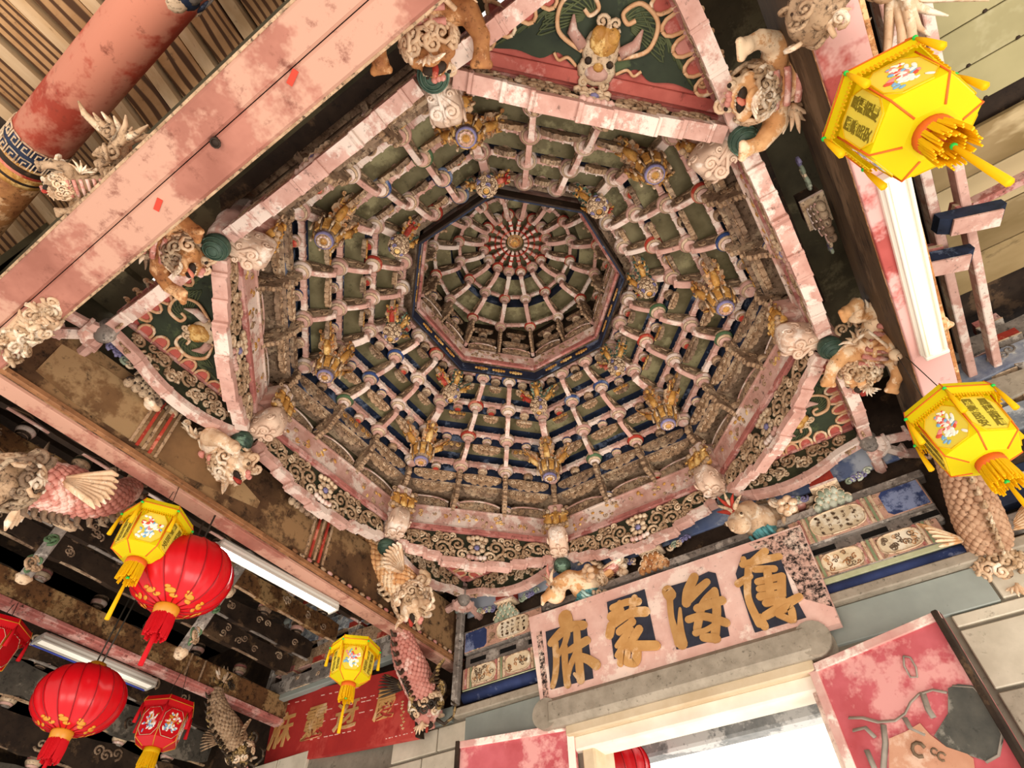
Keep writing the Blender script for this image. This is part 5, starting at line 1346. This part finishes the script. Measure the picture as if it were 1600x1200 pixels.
def fishdragon(M, lab, seed, s=1.0, coat=None, hair=None, scale=None, fin=None):
    """fish-bodied dragon bracket: head low at +X, scaled body arching back and up to a curled tail"""
    t = thing('carved_fish_dragon', lab, 'carved beast', M)
    b = MB(); spine = [(.10, 0, -.03), (.05, 0, -.015), (0, 0, 0), (-.06, 0, .012), (-.12, 0, .040), (-.165, 0, .085), (-.17, 0, .14)]; rad = [.044, .052, .054, .050, .040, .026, .014]
    sp = [Vector((x, y, 0)) for x, y in bez([(p[0], p[2]) for p in spine], 5)]; sp = [Vector((p.x, 0, p.y)) for p in sp]
    rr2 = []
    for i in range(len(sp)):
        u = i/(len(sp)-1)*(len(rad)-1); k = min(int(u), len(rad)-2); rr2.append(rad[k]+(rad[k+1]-rad[k])*(u-k))
    b.tube([p*s for p in sp], [r*s for r in rr2], 14)
    H = Vector((.135, 0, -.05))*s; R = RY(30); head_masses(b, H, s*1.35, R)
    link('body', sculpt(b, 'fish_dragon_body', [coat or HIDE], .004*s, 2), t)
    face_bits(t, H, s*1.35, R=R)
    m = MB()
    for i in range(3, len(sp)-4):
        tg = (sp[i+1]-sp[i-1]).normalized(); nz = Vector((0, 1, 0)).cross(tg)
        for k in range(15):
            a = 2*PI*(k+.5*(i % 2))/15
            nr = (Vector((0, 1, 0))*math.sin(a)-nz*math.cos(a)*-1).normalized() if False else (Vector((0, 1, 0))*math.sin(a)+nz*math.cos(a))
            m.ball((sp[i]+nr*rr2[i]*1.0)*s, (.0125*s, .0115*s, .009*s), 7, 4, R=frame((0, 0, 0), tg, nr))
    m.build('scales', [scale or SCALE], t)
    m = MB()
    for i in range(2, len(sp)-2, 2):
        tg = (sp[i+1]-sp[i-1]).normalized(); nz = Vector((0, 1, 0)).cross(tg)
        for sg in (1,): m.tube([(sp[i]+nz*-rr2[i]*.9*sg)*s, (sp[i]-nz*(rr2[i]+.025)*sg)*s, (sp[i]-nz*(rr2[i]+.034)*sg+tg*.02)*s], [.010*s, .007*s, .002*s], 6, m=0)
    m.build('dorsal_spines', [hair or HAIR], t)
    for g in (-1, 1):
        w = MB(); base = Vector((.05, g*.045, -.01))
        out = []
        for k in range(9):
            a = -.9+1.5*k/8; out.append((.02+.105*math.cos(a*.6), .105*math.sin(a)+.03))
        for k in range(8):
            a = -.9+1.5*k/7; d = Vector((-math.cos(a)*.6, g*.75, math.sin(a)*.6-.1)).normalized()
            w.tube([base*s, (base+d*.05)*s, (base+d*.105)*s, (base+d*.118+Vector((-.004, 0, -.006)))*s], [.007*s, .010*s, .010*s, .003*s], 6, flat=.45)
        w.build('fin', [fin or PALE], t)
    m = MB(); flames(m, (-.165*s, 0, .135*s), (-.3, 0, 1), 8, .09*s, seed, .008*s, (0, 1, 0)); cloud_heap(m, (-.15*s, 0, .15*s), (.03*s, .04*s, .02*s), 8, seed); m.build('tail', [hair or HAIR, PALE], t)
    m = MB(); curls(m, H, s*1.4, 60, seed, R, 1.0); flames(m, H+Vector((-.04*s, 0, .04*s)), (-1, 0, .5), 7, .09*s, seed+4, .008*s, (0, 1, 0)); m.build('mane', [hair or HAIR, PALE], t)
    for g in (-1, 1):
        m = MB(); h0 = H+Vector((.03, g*.025, -.02))*s
        m.tube([h0, h0+Vector((.03, g*.03, -.01))*s, h0+Vector((.03, g*.065, .02))*s, h0+Vector((0, g*.08, .04))*s, h0+Vector((-.015, g*.065, .05))*s], [.008*s, .007*s, .006*s, .005*s, .003*s], 7); m.build('whisker', [hair or HAIR], t)
        m = MB(); m.spiral(H+Vector((-.02, g*.05, .06))*s, .030*s, 1.5, 2.5, g, .010*s, (1, 0, 0), (0, .4*g, .9), 7); m.build('horn', [hair or HAIR], t)
    return t
def P8(az): return polar(1.0, az, 0)
def face_dir(p, d, up=(0, 0, 1)): return frame(p, d, up)
# one beast hangs between each octagon post and the neighbouring beam or wall
lion(face_dir((1.06, -.455, .015), (-1, -.35, -.25)), 'ochre lion with outstretched paws hanging beside the top right corner post', 1, 1.3, 12)
lion(face_dir((1.035, .43, .0), (-.75, .85, -.15)), 'ochre beast with small rider at the post nearest the right lamp\'s lower end', 2, 1.25, -10, rider=True)
phoenix(face_dir((.46, 1.015, -.06), (-.4, -1, -.35)), 'carved bird with red crest and teal throat above the plaque\'s right end', 3, 1.75, TEAL, PALE)
phoenix(face_dir((-.31, 1.01, -.06), (-.7, -.8, -.35)), 'carved bird with teal breast and flowers above the left end of the large plaque', 4, 1.7, TEAL, HIDE, ROSY)
fishdragon(face_dir((-1.0, .50, -.02), (.55, .7, -.5)), 'pale carved beast with feathered fan below the post nearest the left lamp', 5, 1.25, PALE, HAIR, HIDE)
lion(face_dir((-1.06, -.44, .0), (.7, .8, -.3)), 'pale carved beast with blue eye line beside the post over the left beam', 6, 1.6, -8, coat=PALE)
lion(face_dir((-.50, -1.04, .02), (.5, 1, -.25)), 'orange carved lion with dark locks beside the left bat panel', 7, 1.25, 10, rider=True, coat=ORANGE, hair=BROWN)
lion(face_dir((.47, -1.06, .02), (-.6, 1, -.2)), 'orange carved lion with rider at the top edge, under the pink beam', 8, 1.3, -12, rider=True, coat=ORANGE, hair=PALE)
# larger brackets under the beam ends
fishdragon(face_dir(at(100, 765, 2, -.30), (at(45, 700, 2, -.33)-at(175, 772, 2, -.27))), 'large carved fish dragon with pink scales at the left edge under the left beam', 11, 1.25, TAN, BROWN, ROSY, PALE)
fishdragon(face_dir((-1.07, .80, -.33), (-.1, .9, -.35)), 'blackened fish dragon with rosy scales beside the right end of the red plaque', 12, 1.1, ROSY, BLK, ROSY, BLK)
fishdragon(face_dir((1.07, .95, -.36), (-.15, .9, -.5)), 'scaled fish dragon behind the lower right yellow lantern at the wall corner', 13, 1.15, TAN, HAIR, SCALE, HIDE)
fishdragon(face_dir((-2.22, .76, -.32), (-.1, .9, -.2)), 'dark carved fish dragon left of the red plaque under the far brown beam', 14, 1.0, BLK, BLK, TAN, TAN)
def foliage(M, lab, seed, mats, n=22, r=(.08, .03, .03), fl=10, L=.08):
    t = thing('carved_scroll', lab, 'carving', M)
    m = MB(); cloud_heap(m, (0, 0, 0), r, n, seed); m.build('scrolls', mats, t)
    m = MB(); flames(m, (0, 0, 0), (1, 0, -.1), fl, L, seed+1, .009, (0, 0, 1), fan=.7); m.build('leaves', mats[::-1], t)
    m = MB(); m.ball((0, 0, .012), (r[0], r[1]*1.2, r[2]), 12, 7); m.build('core', [mats[0]], t)
    return t
c = at(45, 515, 2, ZB-.01); foliage(frame(c, (1, 0, 0)), 'cream carved figures and clouds on the lower end of the pink beam', 21, [PALE, HAIR], 46, (.13, .035, .02), 8, .06)
c = at(165, 315, 2, ZB+.06); lion(frame(c+Vector((0, -.05, 0)), (-.6, -.5, -.3)), 'brown curly lion head peeping over the outer edge of the pink beam', 23, .62, 0, coat=TAN)
c = at(215, 265, 2, ZB+.08); foliage(frame(c+Vector((0, -.05, 0)), (.7, -.4, 0)), 'brown carved tail and leaf beside the curly lion on the pink beam', 22, [TAN, HAIR], 8, (.05, .02, .02), 8, .10)
c = at(1275, 20, 2, ZB-.03); foliage(frame(c, (1, .3, 0)), 'dark scrolled carving under the top end of the right beam', 24, [TAN, PALE], 20, (.05, .05, .03), 6, .06)
c = at(1395, -25, 2, ZB+.02); foliage(frame(c, (.3, .9, 0)), 'pale claw-like carving hanging at the top edge beside the right beam', 25, [PALE, PALE], 8, (.03, .03, .03), 7, .17)
# ================================================================ lamps and lanterns
def cloth(name, c, tr=.45, rough=.5, gloss=.2):
    m = plain(name, c, rough, gloss); nt = m.node_tree; n = nt.nodes; L = nt.links; bs = n['Principled BSDF']; out = n['Material Output']
    tl = n.new('ShaderNodeBsdfTranslucent'); tl.inputs[0].default_value = rgb(c); mx = n.new('ShaderNodeMixShader'); mx.inputs[0].default_value = tr
    L.new(bs.outputs[0], mx.inputs[1]); L.new(tl.outputs[0], mx.inputs[2]); L.new(mx.outputs[0], out.inputs[0]); return m
YEL = cloth('yellow_gauze', '#f8ec1a', .5); YEL2 = cloth('yellow_panel', '#fdf062', .45); YELO = cloth('amber_fringe', '#f8cf14', .4); ORG = plain('orange_band', '#d9641c', .6)
GRB = plain('green_bead', '#27c24a', .3); REDS = cloth('red_silk', '#e3121f', .3, .28, .5); REDD = cloth('red_pleat', '#a50d17', .2, .3, .4); REDF = cloth('red_fringe', '#d3141f', .2, .6); GOLDP = plain('gold_print', '#d08a1c', .4, .5)
INKL = plain('lantern_ink', '#7a6a12', .7); PW_ = plain('print_white', '#f4efe0', .7); PR_ = plain('print_red', '#d9543c', .7); PBL = plain('print_blue', '#7fb0d0', .7); PPK = plain('print_pink', '#e8928a', .7)
WIRE = plain('wire', '#3a342c', .6)
def fringe(mb, c, r, L, n, seed, m=0, w=.004, flare=1.15):
    q = random.Random(seed)
    for i in range(n):
        a = 2*PI*i/n+q.uniform(-.1, .1); x, y = math.cos(a), math.sin(a); l = L*q.uniform(.85, 1.1); e = flare*q.uniform(.9, 1.1)
        mb.tube([(c[0]+x*r, c[1]+y*r, c[2]), (c[0]+x*r*(1+e)/2, c[1]+y*r*(1+e)/2, c[2]-l*.5), (c[0]+x*r*e, c[1]+y*r*e, c[2]-l)], [w, w*1.1, w*.6], 4, m, smooth=False)
def hexlantern(p, lab, w, yaw, top, red=False, texts=True, tilt=None):
    """hexagonal gauze palace lantern: canopy with corner tassels, six eight-sided panels, band, fringe and long tassel"""
    body, panel, frn, band = (REDS, REDS, REDF, GOLDP) if red else (YEL, YEL2, YELO, ORG)
    k = w/.25; M = T(*p) @ RZ(yaw) @ Matrix.Scale(k, 4)
    t = thing('palace_lantern', lab, 'lantern', M, None)
    mb = MB()
    def hx(prof, mm=None): mb.lathe(prof, 6, mm, axis=RZ(-30), smooth=False)
    hx([(.050, -.096), (.098, -.070), (.106, .054), (.080, .090)])
    mb.build('body', [body], t)
    mb = MB()
    for j in range(6):
        a0 = math.radians(60*j); a1 = math.radians(60*(j+1))
        mb.tube([(.1065*math.cos(a0), .1065*math.sin(a0), .054), (.0988*math.cos(a0), .0988*math.sin(a0), -.070), (.051*math.cos(a0), .051*math.sin(a0), -.096)], .0022, 5)
    mb.build('frame_wires', [ORG if not red else GOLDP], t)
    for j in range(6):
        A = RZ(60*j+30) @ T(.0893, 0, -.008) @ RY(3.2) @ Matrix.Diagonal((1, 1.18, 1.12, 1))
        pn = MB(); pn.prism([(x*.040, y*.052) for x, y in ((-.55, -1), (.55, -1), (1, -.55), (1, .55), (.55, 1), (-.55, 1), (-1, .55), (-1, -.55))], .003, A @ AYZ)
        o = pn.build('panel', [panel], t)
        ed = MB(); ed.M = A; P = [(.0025, x*.040, y*.052) for x, y in ((-.55, -1), (.55, -1), (1, -.55), (1, .55), (.55, 1), (-.55, 1), (-1, .55), (-1, -.55), (-.55, -1))]; ed.tube(P, .0013, 4); ed.build('panel_edge', [YELO if not red else CREAM], o)
        if not texts: continue
        if j % 2 == 0 and not red:
            for ci, col in enumerate(('風調雨順', '國泰民安')):
                for ri, ch in enumerate(col):
                    glyph(ch, INKL, o, A @ T(.0018, (.5-ci)*-.034*-1, .033-.022*ri) @ Matrix(((0, 0, 1, 0), (1, 0, 0, 0), (0, 1, 0, 0), (0, 0, 0, 1))), .023, 'lettering', .03, .0004)
        else:
            pr = MB(); pr.M = A; q = random.Random(j+int(w*1000))
            for i in range(60):
                yy = q.gauss(0, .015); zz = q.gauss(0, .021)
                if abs(yy) > .03 or abs(zz) > .04: continue
                pr.ball((.002, yy, zz), (.0009, q.uniform(.004, .010), q.uniform(.0025, .006)), 7, 4, m=q.choice((0, 0, 1, 2, 3)) if zz > -.01 else q.choice((0, 0, 2)), R=RX(q.uniform(0, 180)))
            pr.build('printed_picture', [PW_, PR_ if not red else GOLDP, PBL, PPK], o)
    cn = MB(); cn.lathe([(.046, .100), (.070, .088), (.118, .100), (.126, .078), (.121, .052), (.118, .052), (.122, .078), (.112, .094), (.068, .084), (.044, .096)], 6, axis=RZ(-30), smooth=False); cn.build('canopy', [body], t)
    cw = MB()
    for j in range(6):
        a = math.radians(60*j); c, s_ = math.cos(a), math.sin(a); cw.tube([(.07*c, .07*s_, .0885), (.119*c, .119*s_, .1005), (.127*c, .127*s_, .078)], .0018, 4)
        b = math.radians(60*(j+1)); cw.tube([(.127*c, .127*s_, .078), (.127*math.cos(b), .127*math.sin(b), .078)], .0018, 4)
    cw.build('canopy_wires', [ORG if not red else GOLDP], t)
    sk = MB(); q = random.Random(3)
    for j in range(6):
        a = math.radians(60*j); b = math.radians(60*(j+1))
        for i in range(16):
            u = (i+.5)/16; x = .122*(math.cos(a)*(1-u)+math.cos(b)*u); y = .122*(math.sin(a)*(1-u)+math.sin(b)*u); sk.tube([(x, y, .055), (x*1.01, y*1.01, .055-q.uniform(.008, .02))], .0022, 3, smooth=False)
    sk.build('canopy_fringe', [frn], t)
    for j in range(6):
        a = math.radians(60*j); c, s_ = math.cos(a)*.127, math.sin(a)*.127
        ts = MB(); ts.tube([(c, s_, .068), (c*1.01, s_*1.01, .035), (c*1.02, s_*1.02, -.02)], [.003, .006, .0085], 7); o = ts.build('corner_tassel', [frn], t)
        if not red: bb = MB(); bb.ball((c, s_, .072), .0055, 8, 6); bb.build('bead', [GRB], o)
    rg = MB(); rg.lathe([(.036, -.095), (.036, -.113), (.033, -.118)], 20); rg.build('neck_band', [band if not red else YELO], t)
    fb = MB(); fringe(fb, (0, 0, -.113), .031, .062, 46, 5); fringe(fb, (0, 0, -.113), .018, .055, 20, 6); o = fb.build('fringe', [frn if not red else YELO], t)
    lt = MB(); lt.tube([(0, 0, -.15), (0, .002, -.22), (.003, .004, -.32)], [.0035, .0065, .008], 7); o = lt.build('long_tassel', [frn if not red else YELO], t)
    bb = MB(); bb.ball((0, 0, -.165), .0065, 8, 6); bb.build('bead', [GRB], o)
    st = MB()
    h = (top-p[2])/k
    for sg in (-1, 1): st.tube([(sg*.044, 0, .098), (sg*.012, 0, max(h, .12))], .0016, 5)
    st.build('hanging_wire', [WIRE], t)
    return t
def roundlantern(p, lab, dia, top, drop=.5):
    r = dia/2; t = thing('round_lantern', lab, 'lantern', T(*p))
    n = 16; mb = MB(); vs = []; K = 13; sub = 4
    for i in range(K+1):
        a = PI*(.06+.88*i/K); z = r*.74*math.cos(a); q = r*math.sin(a)**.80
        for j in range(n*sub):
            w = 2*PI*j/(n*sub)+.45*(i/K); f = 1-.055*(((j % sub)/sub))
            vs.append((q*f*math.cos(w), q*f*math.sin(w), z))
    N = n*sub; fs = [(i*N+j, (i+1)*N+j, (i+1)*N+(j+1) % N, i*N+(j+1) % N) for i in range(K) for j in range(N)]
    mb.add(vs, fs, True); mb.build('silk_body', [REDS], t)
    sm = MB()
    for j in range(0, N, sub): sm.tube([tuple(x*1.004 for x in vs[i*N+j]) for i in range(K+1)], r*.013, 4)
    sm.build('pleat_ribs', [REDD], t)
    z0 = -r*.74*math.cos(PI*.06); rr0 = r*math.sin(PI*.06)**.80*.9
    cp = MB(); cp.lathe([(rr0*.98, z0+.006), (rr0*1.05, z0-.004), (rr0*.92, z0-.028), (rr0*.8, z0-.03)], 24); o = cp.build('gilt_collar', [GOLDP], t)
    cp = MB(); cp.lathe([(rr0*.8, -z0+.02), (rr0*1.0, -z0), (rr0, -z0-.006)], 24); cp.build('top_collar', [GOLDP], t)
    pr = MB()
    for j in range(9):
        a = 2*PI*j/9
        for (ph, s_) in ((.83, .12), (.80, .07), (.87, .09)):
            b = PI*ph; q = r*.97*math.sin(b)**.80; zz = r*.745*math.cos(b); aa = a+(ph-.8)*4
            nr = Vector((math.cos(aa)*.6, math.sin(aa)*.6, -.8)).normalized(); pr.ball((q*math.cos(aa), q*math.sin(aa), zz), (r*s_, r*s_*.55, r*.012), 8, 4, R=frame((0, 0, 0), (-math.sin(aa), math.cos(aa), 0), nr))
    pr.build('gold_cloud_print', [GOLDP], t)
    fb = MB(); fringe(fb, (0, 0, z0-.026), rr0*.80, r*.42, 44, 3, w=.006, flare=1.05); fringe(fb, (0, 0, z0-.026), rr0*.45, r*.40, 18, 4, w=.006); o = fb.build('fringe', [REDF], t)
    lt = MB(); zt = z0-r*.36; lt.tube([(0, 0, zt), (0, 0, zt-drop*r*.4), (0, 0, zt-drop*r*1.6)], [r*.03, r*.045, r*.05], 8); o = lt.build('long_tassel', [REDF], t)
    bb = MB(); bb.ball((0, 0, zt), (r*.05, r*.05, r*.07), 8, 6); bb.build('bead', [GOLDP], o)
    st = MB()
    for sg in (-1, 1): st.tube([(sg*rr0*.7, 0, -z0), (sg*.03, 0, max(top-p[2], -z0+.03))], .003, 5)
    st.build('hanging_wire', [WIRE], t); return t
def spot_at(u, v, ax, val): return at(u, v, ax, val)
hexlantern(at(1415, 185, 0, 1.10), 'big yellow gauze lantern hanging at the top right under the right beam', .215, 65, ZB)
hexlantern(at(1512, 680, 0, 1.045), 'yellow gauze lantern with a printed panel at the lower right corner', .215, 30, ZB)
hexlantern(at(233, 842, 0, -1.03), 'yellow gauze lantern overlapping the round red lantern at the left', .20, 0, ZB)
hexlantern(at(551, 1038, 0, -1.085), 'small looking yellow gauze lantern in front of the red plaque', .19, 105, ZB)
hexlantern(at(253, 1135, 0, -2.05), 'small red palace lantern with gold picture beside the far beam at the lower left', .225, 25, ZB, red=True)
hexlantern(at(-22, 1012, 0, -2.15), 'red palace lantern cut off by the left edge of the view', .225, 10, ZB, red=True, texts=False)
roundlantern(at(285, 900, 0, -1.06), 'round red silk lantern behind the yellow lantern, under the left beam', .295, ZB)
roundlantern(at(125, 1093, 0, -1.72), 'round red silk lantern at the bottom left, below the far tube lamp', .282, ZB, .7)
roundlantern(at(965, 1200, 1, 1.75), 'red silk lantern outside, half seen through the doorway', .30, -.05)
# --- tube lamps
TUBE = plain('lit_tube', '#ffffff', .4, .2, '#fff6ea', 16.); TUBE2 = plain('dim_tube', '#f4f0e4', .4, .3, '#fff0d4', .22); WHT = plain('lamp_enamel', '#ece6d6', .35, .4); BLE = plain('blue_tape', '#3f4fb0', .5); GRT = plain('grey_enamel', '#b9b4a8', .4, .4)
def tubelamp(a, b, lab, w, tube, side, trim=None, light=0):
    a = Vector(a); b = Vector(b); c = (a+b)/2; d = (b-a); L = d.length; M = frame(c, d)
    t = thing('tube_lamp', lab, 'lamp', M)
    mb = MB(); mb.box((0, 0, .004), (L, w, .022), ch=.25)
    for y in (-.36, .36): mb.box((0, y*w, -.010), (L, w*.10, .014), ch=.3)
    mb.build('housing', [side], t)
    mb = MB(); mb.box((0, 0, -.010), (L*.985, w*.44, .012), ch=.4); mb.build('tube', [tube], t)
    for sg in (-1, 1):
        mb = MB(); mb.box((sg*L*.494, 0, -.009), (L*.02, w*.9, .022), ch=.2); mb.build('end_cap', [side], t)
    if trim:
        mb = MB(); mb.box((0, w*.54, -.006), (L, w*.10, .024), ch=.2); mb.build('coloured_edge', [trim], t)
    mb = MB(); mb.box((0, 0, .018), (L*.9, w*.5, .014)); mb.build('mount', [side], t)
    return t
zl = ZB-.026
tubelamp(at(1394, 268, 2, zl), at(1460, 550, 2, zl), 'long cream tube lamp under the right red beam', .064, TUBE2, WHT)
tubelamp(at(340, 850, 2, zl), at(523, 950, 2, zl), 'brightly lit white tube lamp under the left beam', .060, TUBE, GRT)
tubelamp(at(60, 996, 2, zl), at(238, 1070, 2, zl), 'tube lamp with blue edge under the far brown beam at lower left', .085, TUBE2, GRT, BLE)
# ================================================================ bracket tiers of the bays to the left and right
def tier(nm, A, B, lab, h, mats, seed, n, cupmesh, group=None, depth=.03, lobes=7, cups=True):
    """long carved bracket board from A to B with round blocks along its top"""
    A = Vector(A); B = Vector(B); d = B-A; L = d.length; M = frame((A+B)/2, d)
    t = thing(nm, lab, 'bracket board', M, group)
    q = random.Random(seed); mb = MB(); lo = []; hi = []; N = 16*lobes//2
    for i in range(N+1):
        u = i/N; x = (u-.5)*L; lo.append((x, -h*.5-h*.20*abs(math.sin(u*PI*lobes))**.6-.004*q.random())); hi.append((x, h*.5-h*.12*abs(math.sin(u*PI*lobes+1))))
    mb.strip(lo, hi, depth, AXZ); mb.build('board', [mats[0]], t)
    m = MB()
    for i in range(int(lobes*2)):
        m.spiral(((q.random()-.5)*L*.96, -depth*.5*(1 if d.x > 0 or True else -1), q.uniform(-.3, .25)*h), h*.24, 1.3, q.random()*6, q.choice((-1, 1)), h*.055, (1, 0, 0), (0, 0, 1), 5)
        m.spiral(((q.random()-.5)*L*.96, depth*.5, q.uniform(-.3, .25)*h), h*.24, 1.3, q.random()*6, q.choice((-1, 1)), h*.055, (1, 0, 0), (0, 0, 1), 5)
    m.build('scroll_relief', [mats[1]], t)
    m = MB(); m.box((0, 0, -h*.66), (L, depth*.55, h*.06), ch=.1); m.build('edge_line', [mats[2]], t)
    if cups:
        for i in range(n):
            x = ((i+.5)/n-.5)*L; link('block', cupmesh if not isinstance(cupmesh, list) else cupmesh[(i+seed) % len(cupmesh)], t, T(x, 0, h*.5+.024))
    return t
def bcup(mats, r=.036, h=.062): return cup_mesh(r, h, mats, 'block')
def sqblock(mats, w=.09, d=.06, h=.07):
    mb = MB(); R_ = RZ(45) @ Matrix.Identity(4)
    mb.lathe([(.50, -.5), (.56, -.42), (.70, -.05), (.72, .02), (.66, .06), (.66, .5)], 4, [0, 0, 1, 1, 2], axis=Matrix.Diagonal((w, d, h, 1)), smooth=False); return mb.mesh('block', mats)
DCUP = [bcup([DARK, DARK, PINK, DARK]), bcup([DARK, BROWN, TAN, GREEN]), bcup([GREYW, PINK, CREAM, ROSE]), bcup([DARK, DARK, BROWN, ROSE])]
# left bay: rows running towards the doorway wall, seen from below
for i, (x, z, mm) in enumerate(((-1.30, .16, [DARK, BROWN, PINK]), (-1.45, .10, [DARK, BROWN, GREYW]), (-1.62, .18, [DARK, BROWN, PINK]), (-1.80, .13, [UMB2, BROWN, TAN]), (-1.98, .08, [DARK, BROWN, GREYW]), (-2.12, .04, [DARK, BROWN, BROWN]))):
    tier('bracket_tier', (x, -1.15, z), (x, .93, z), '%s dark carved bracket row of the left bay, counted from the left beam' % ('first', 'second', 'third', 'fourth', 'fifth', 'sixth')[i], .085, mm, 40+i, 9, DCUP, 'bracket rows of the left bay')
for (a, b, lab) in (((392, 862), (284, 1018), 'grey slanting bracket arm below the left tube lamp'), ((142, 765), (38, 902), 'grey slanting bracket arm near the left edge, beyond the fish dragon')):
    A = at(*a, 0, -1.36); B = at(*b, 0, -1.52); d = B-A; t = thing('slanting_arm', lab, 'bracket', frame(A, d), 'slanting arms of the left bay')
    L = d.length; m = MB(); m.box((L*.5, 0, 0), (L, .036, .034), ch=.15); m.build('shaft', [GREYW], t)
    m = MB(); m.lathe([(.020, L*.97), (.026, L*1.0), (.016, L*1.06), (.004, L*1.07)], 10, axis=RY(90)); m.build('tip', [CREAM], t)
    m = MB(); cloud_heap(m, (L*.75, 0, -.02), (L*.18, .012, .012), 12, 5); m.build('carved_leaf', [TAN, GREENP], t)
    m = MB(); m.lathe([(.028, L*.36), (.040, L*.40), (.040, L*.43), (.028, L*.46)], 12, axis=RY(90)); m.build('collar', [CREAM], t)
GRB_ = paint('dark_grey_board', '#5d564b', '#454038', dirt='#1f1c18', wear='#857b6c', dirt_amt=.45, wear_amt=.3, sc=6)
# rows beyond the far brown beam, lower left corner
for i, (x, z, mm) in enumerate(((-2.46, -.02, [GRB_, DARK, GREYW]), (-2.60, -.12, [DARK, BROWN, GREYW]), (-2.72, -.24, [GRB_, DARK, TAN]), (-2.86, -.38, [DARK, BROWN, BROWN]), (-2.98, -.54, [GRB_, BROWN, GREYW]), (-3.08, -.72, [DARK, BROWN, BROWN]))):
    tier('bracket_tier', (x, -1.0, z), (x, 1.0, z), '%s grey carved bracket row beyond the far brown beam' % ('first', 'second', 'third', 'fourth', 'fifth', 'sixth')[i], .125, mm, 60+i, 7, [DCUP[2], DCUP[0]], 'bracket rows beyond the far beam', lobes=6)
mb = MB(); mb.box((-3.22, 0, -.6), (.05, 3.6, 2.3), ch=0); mb.box((-3.22, 0, .2), (.05, 4.6, .9), ch=0); o = structure('wall_left', mb, [DARK])
mb = MB(); mb.box((-2.1, -1.95, .50), (2.4, 1.5, .03), ch=0); mb.box((-2.75, 0, .50), (1.1, 2.6, .03), ch=0); structure('ceiling_left', mb, [DARK])
# tiers on the wall above the red plaque
GB = paint('grey_blue_board', '#8f9499', '#6f7680', dirt='#2f3236', wear='#c9ccca', dirt_amt=.35, wear_amt=.45, sc=9)
WB = [sqblock([GREYW, CREAM, REDP]), sqblock([GREYW, TAN, ROSE])]
for i, (z, mm, h) in enumerate(((.36, [GB, CREAM, PINK], .085), (.22, [GB, GREYW, TAN], .085), (.08, [TAN, BROWN, PINK], .075), (-.04, [GREYW, TAN, CREAM], .06))):
    tier('wall_bracket', (-2.28, .99, z), (-1.12, .99, z), '%s grey bracket row on the wall above the red plaque' % ('topmost', 'second', 'third', 'lowest')[i], h, mm, 80+i, 5, WB, 'wall brackets above the red plaque', depth=.05, lobes=5)
mb = MB(); mb.box((-1.75, 1.0, -.095), (1.2, .04, .03)); tag(mb.build('ledge_board', [SLATE]), 'grey board resting along the top of the red plaque', 'board')
# tiers at the right end of the doorway wall
BW = paint('blue_white_board', '#a7aab0', '#58627c', dirt='#3a3c42', wear='#c9c8c0', dirt_amt=.25, wear_amt=.35, sc=6)
for i, (z, mm, h, y) in enumerate(((.30, [GREYW, TAN, PINK], .075, .985), (.185, [BW, GREYW, CREAM], .085, .975), (.07, [CONC, GREYW, TAN], .085, .98), (-.05, [GB, BROWN, TAN], .08, .985), (-.16, [DARK, GREYW, GREYW], .07, .99))):
    tier('wall_bracket', (1.16, y, z), (2.3, y, z), '%s bracket row at the right end of the doorway wall' % ('topmost', 'second', 'third', 'fourth', 'lowest')[i], h, mm, 90+i, 5, WB, 'wall brackets at the right end', depth=.06, lobes=4)
mb = MB(); mb.box((1.75, 1.0, -.27), (1.3, .04, .12), ch=.05); o = mb.build('dark_board', [NAVY]); tag(o, 'dark board with pale marks on the wall behind the lower right lantern', 'board')
mb = MB(); q = random.Random(5)
for i in range(20): mb.box((1.25+.045*(i % 10)+q.uniform(-.008, .008), .978, -.25-.04*(i//10)), (.018, .004, .014), ch=0, R=RY(q.uniform(-40, 40)))
mb.build('pale_marks', [CREAM], o)
mb = MB(); mb.box((1.75, 1.0, -.385), (1.3, .05, .05)); tag(mb.build('ledge_board', [GREYW]), 'grey ledge on the wall under the dark board at the right edge', 'board')
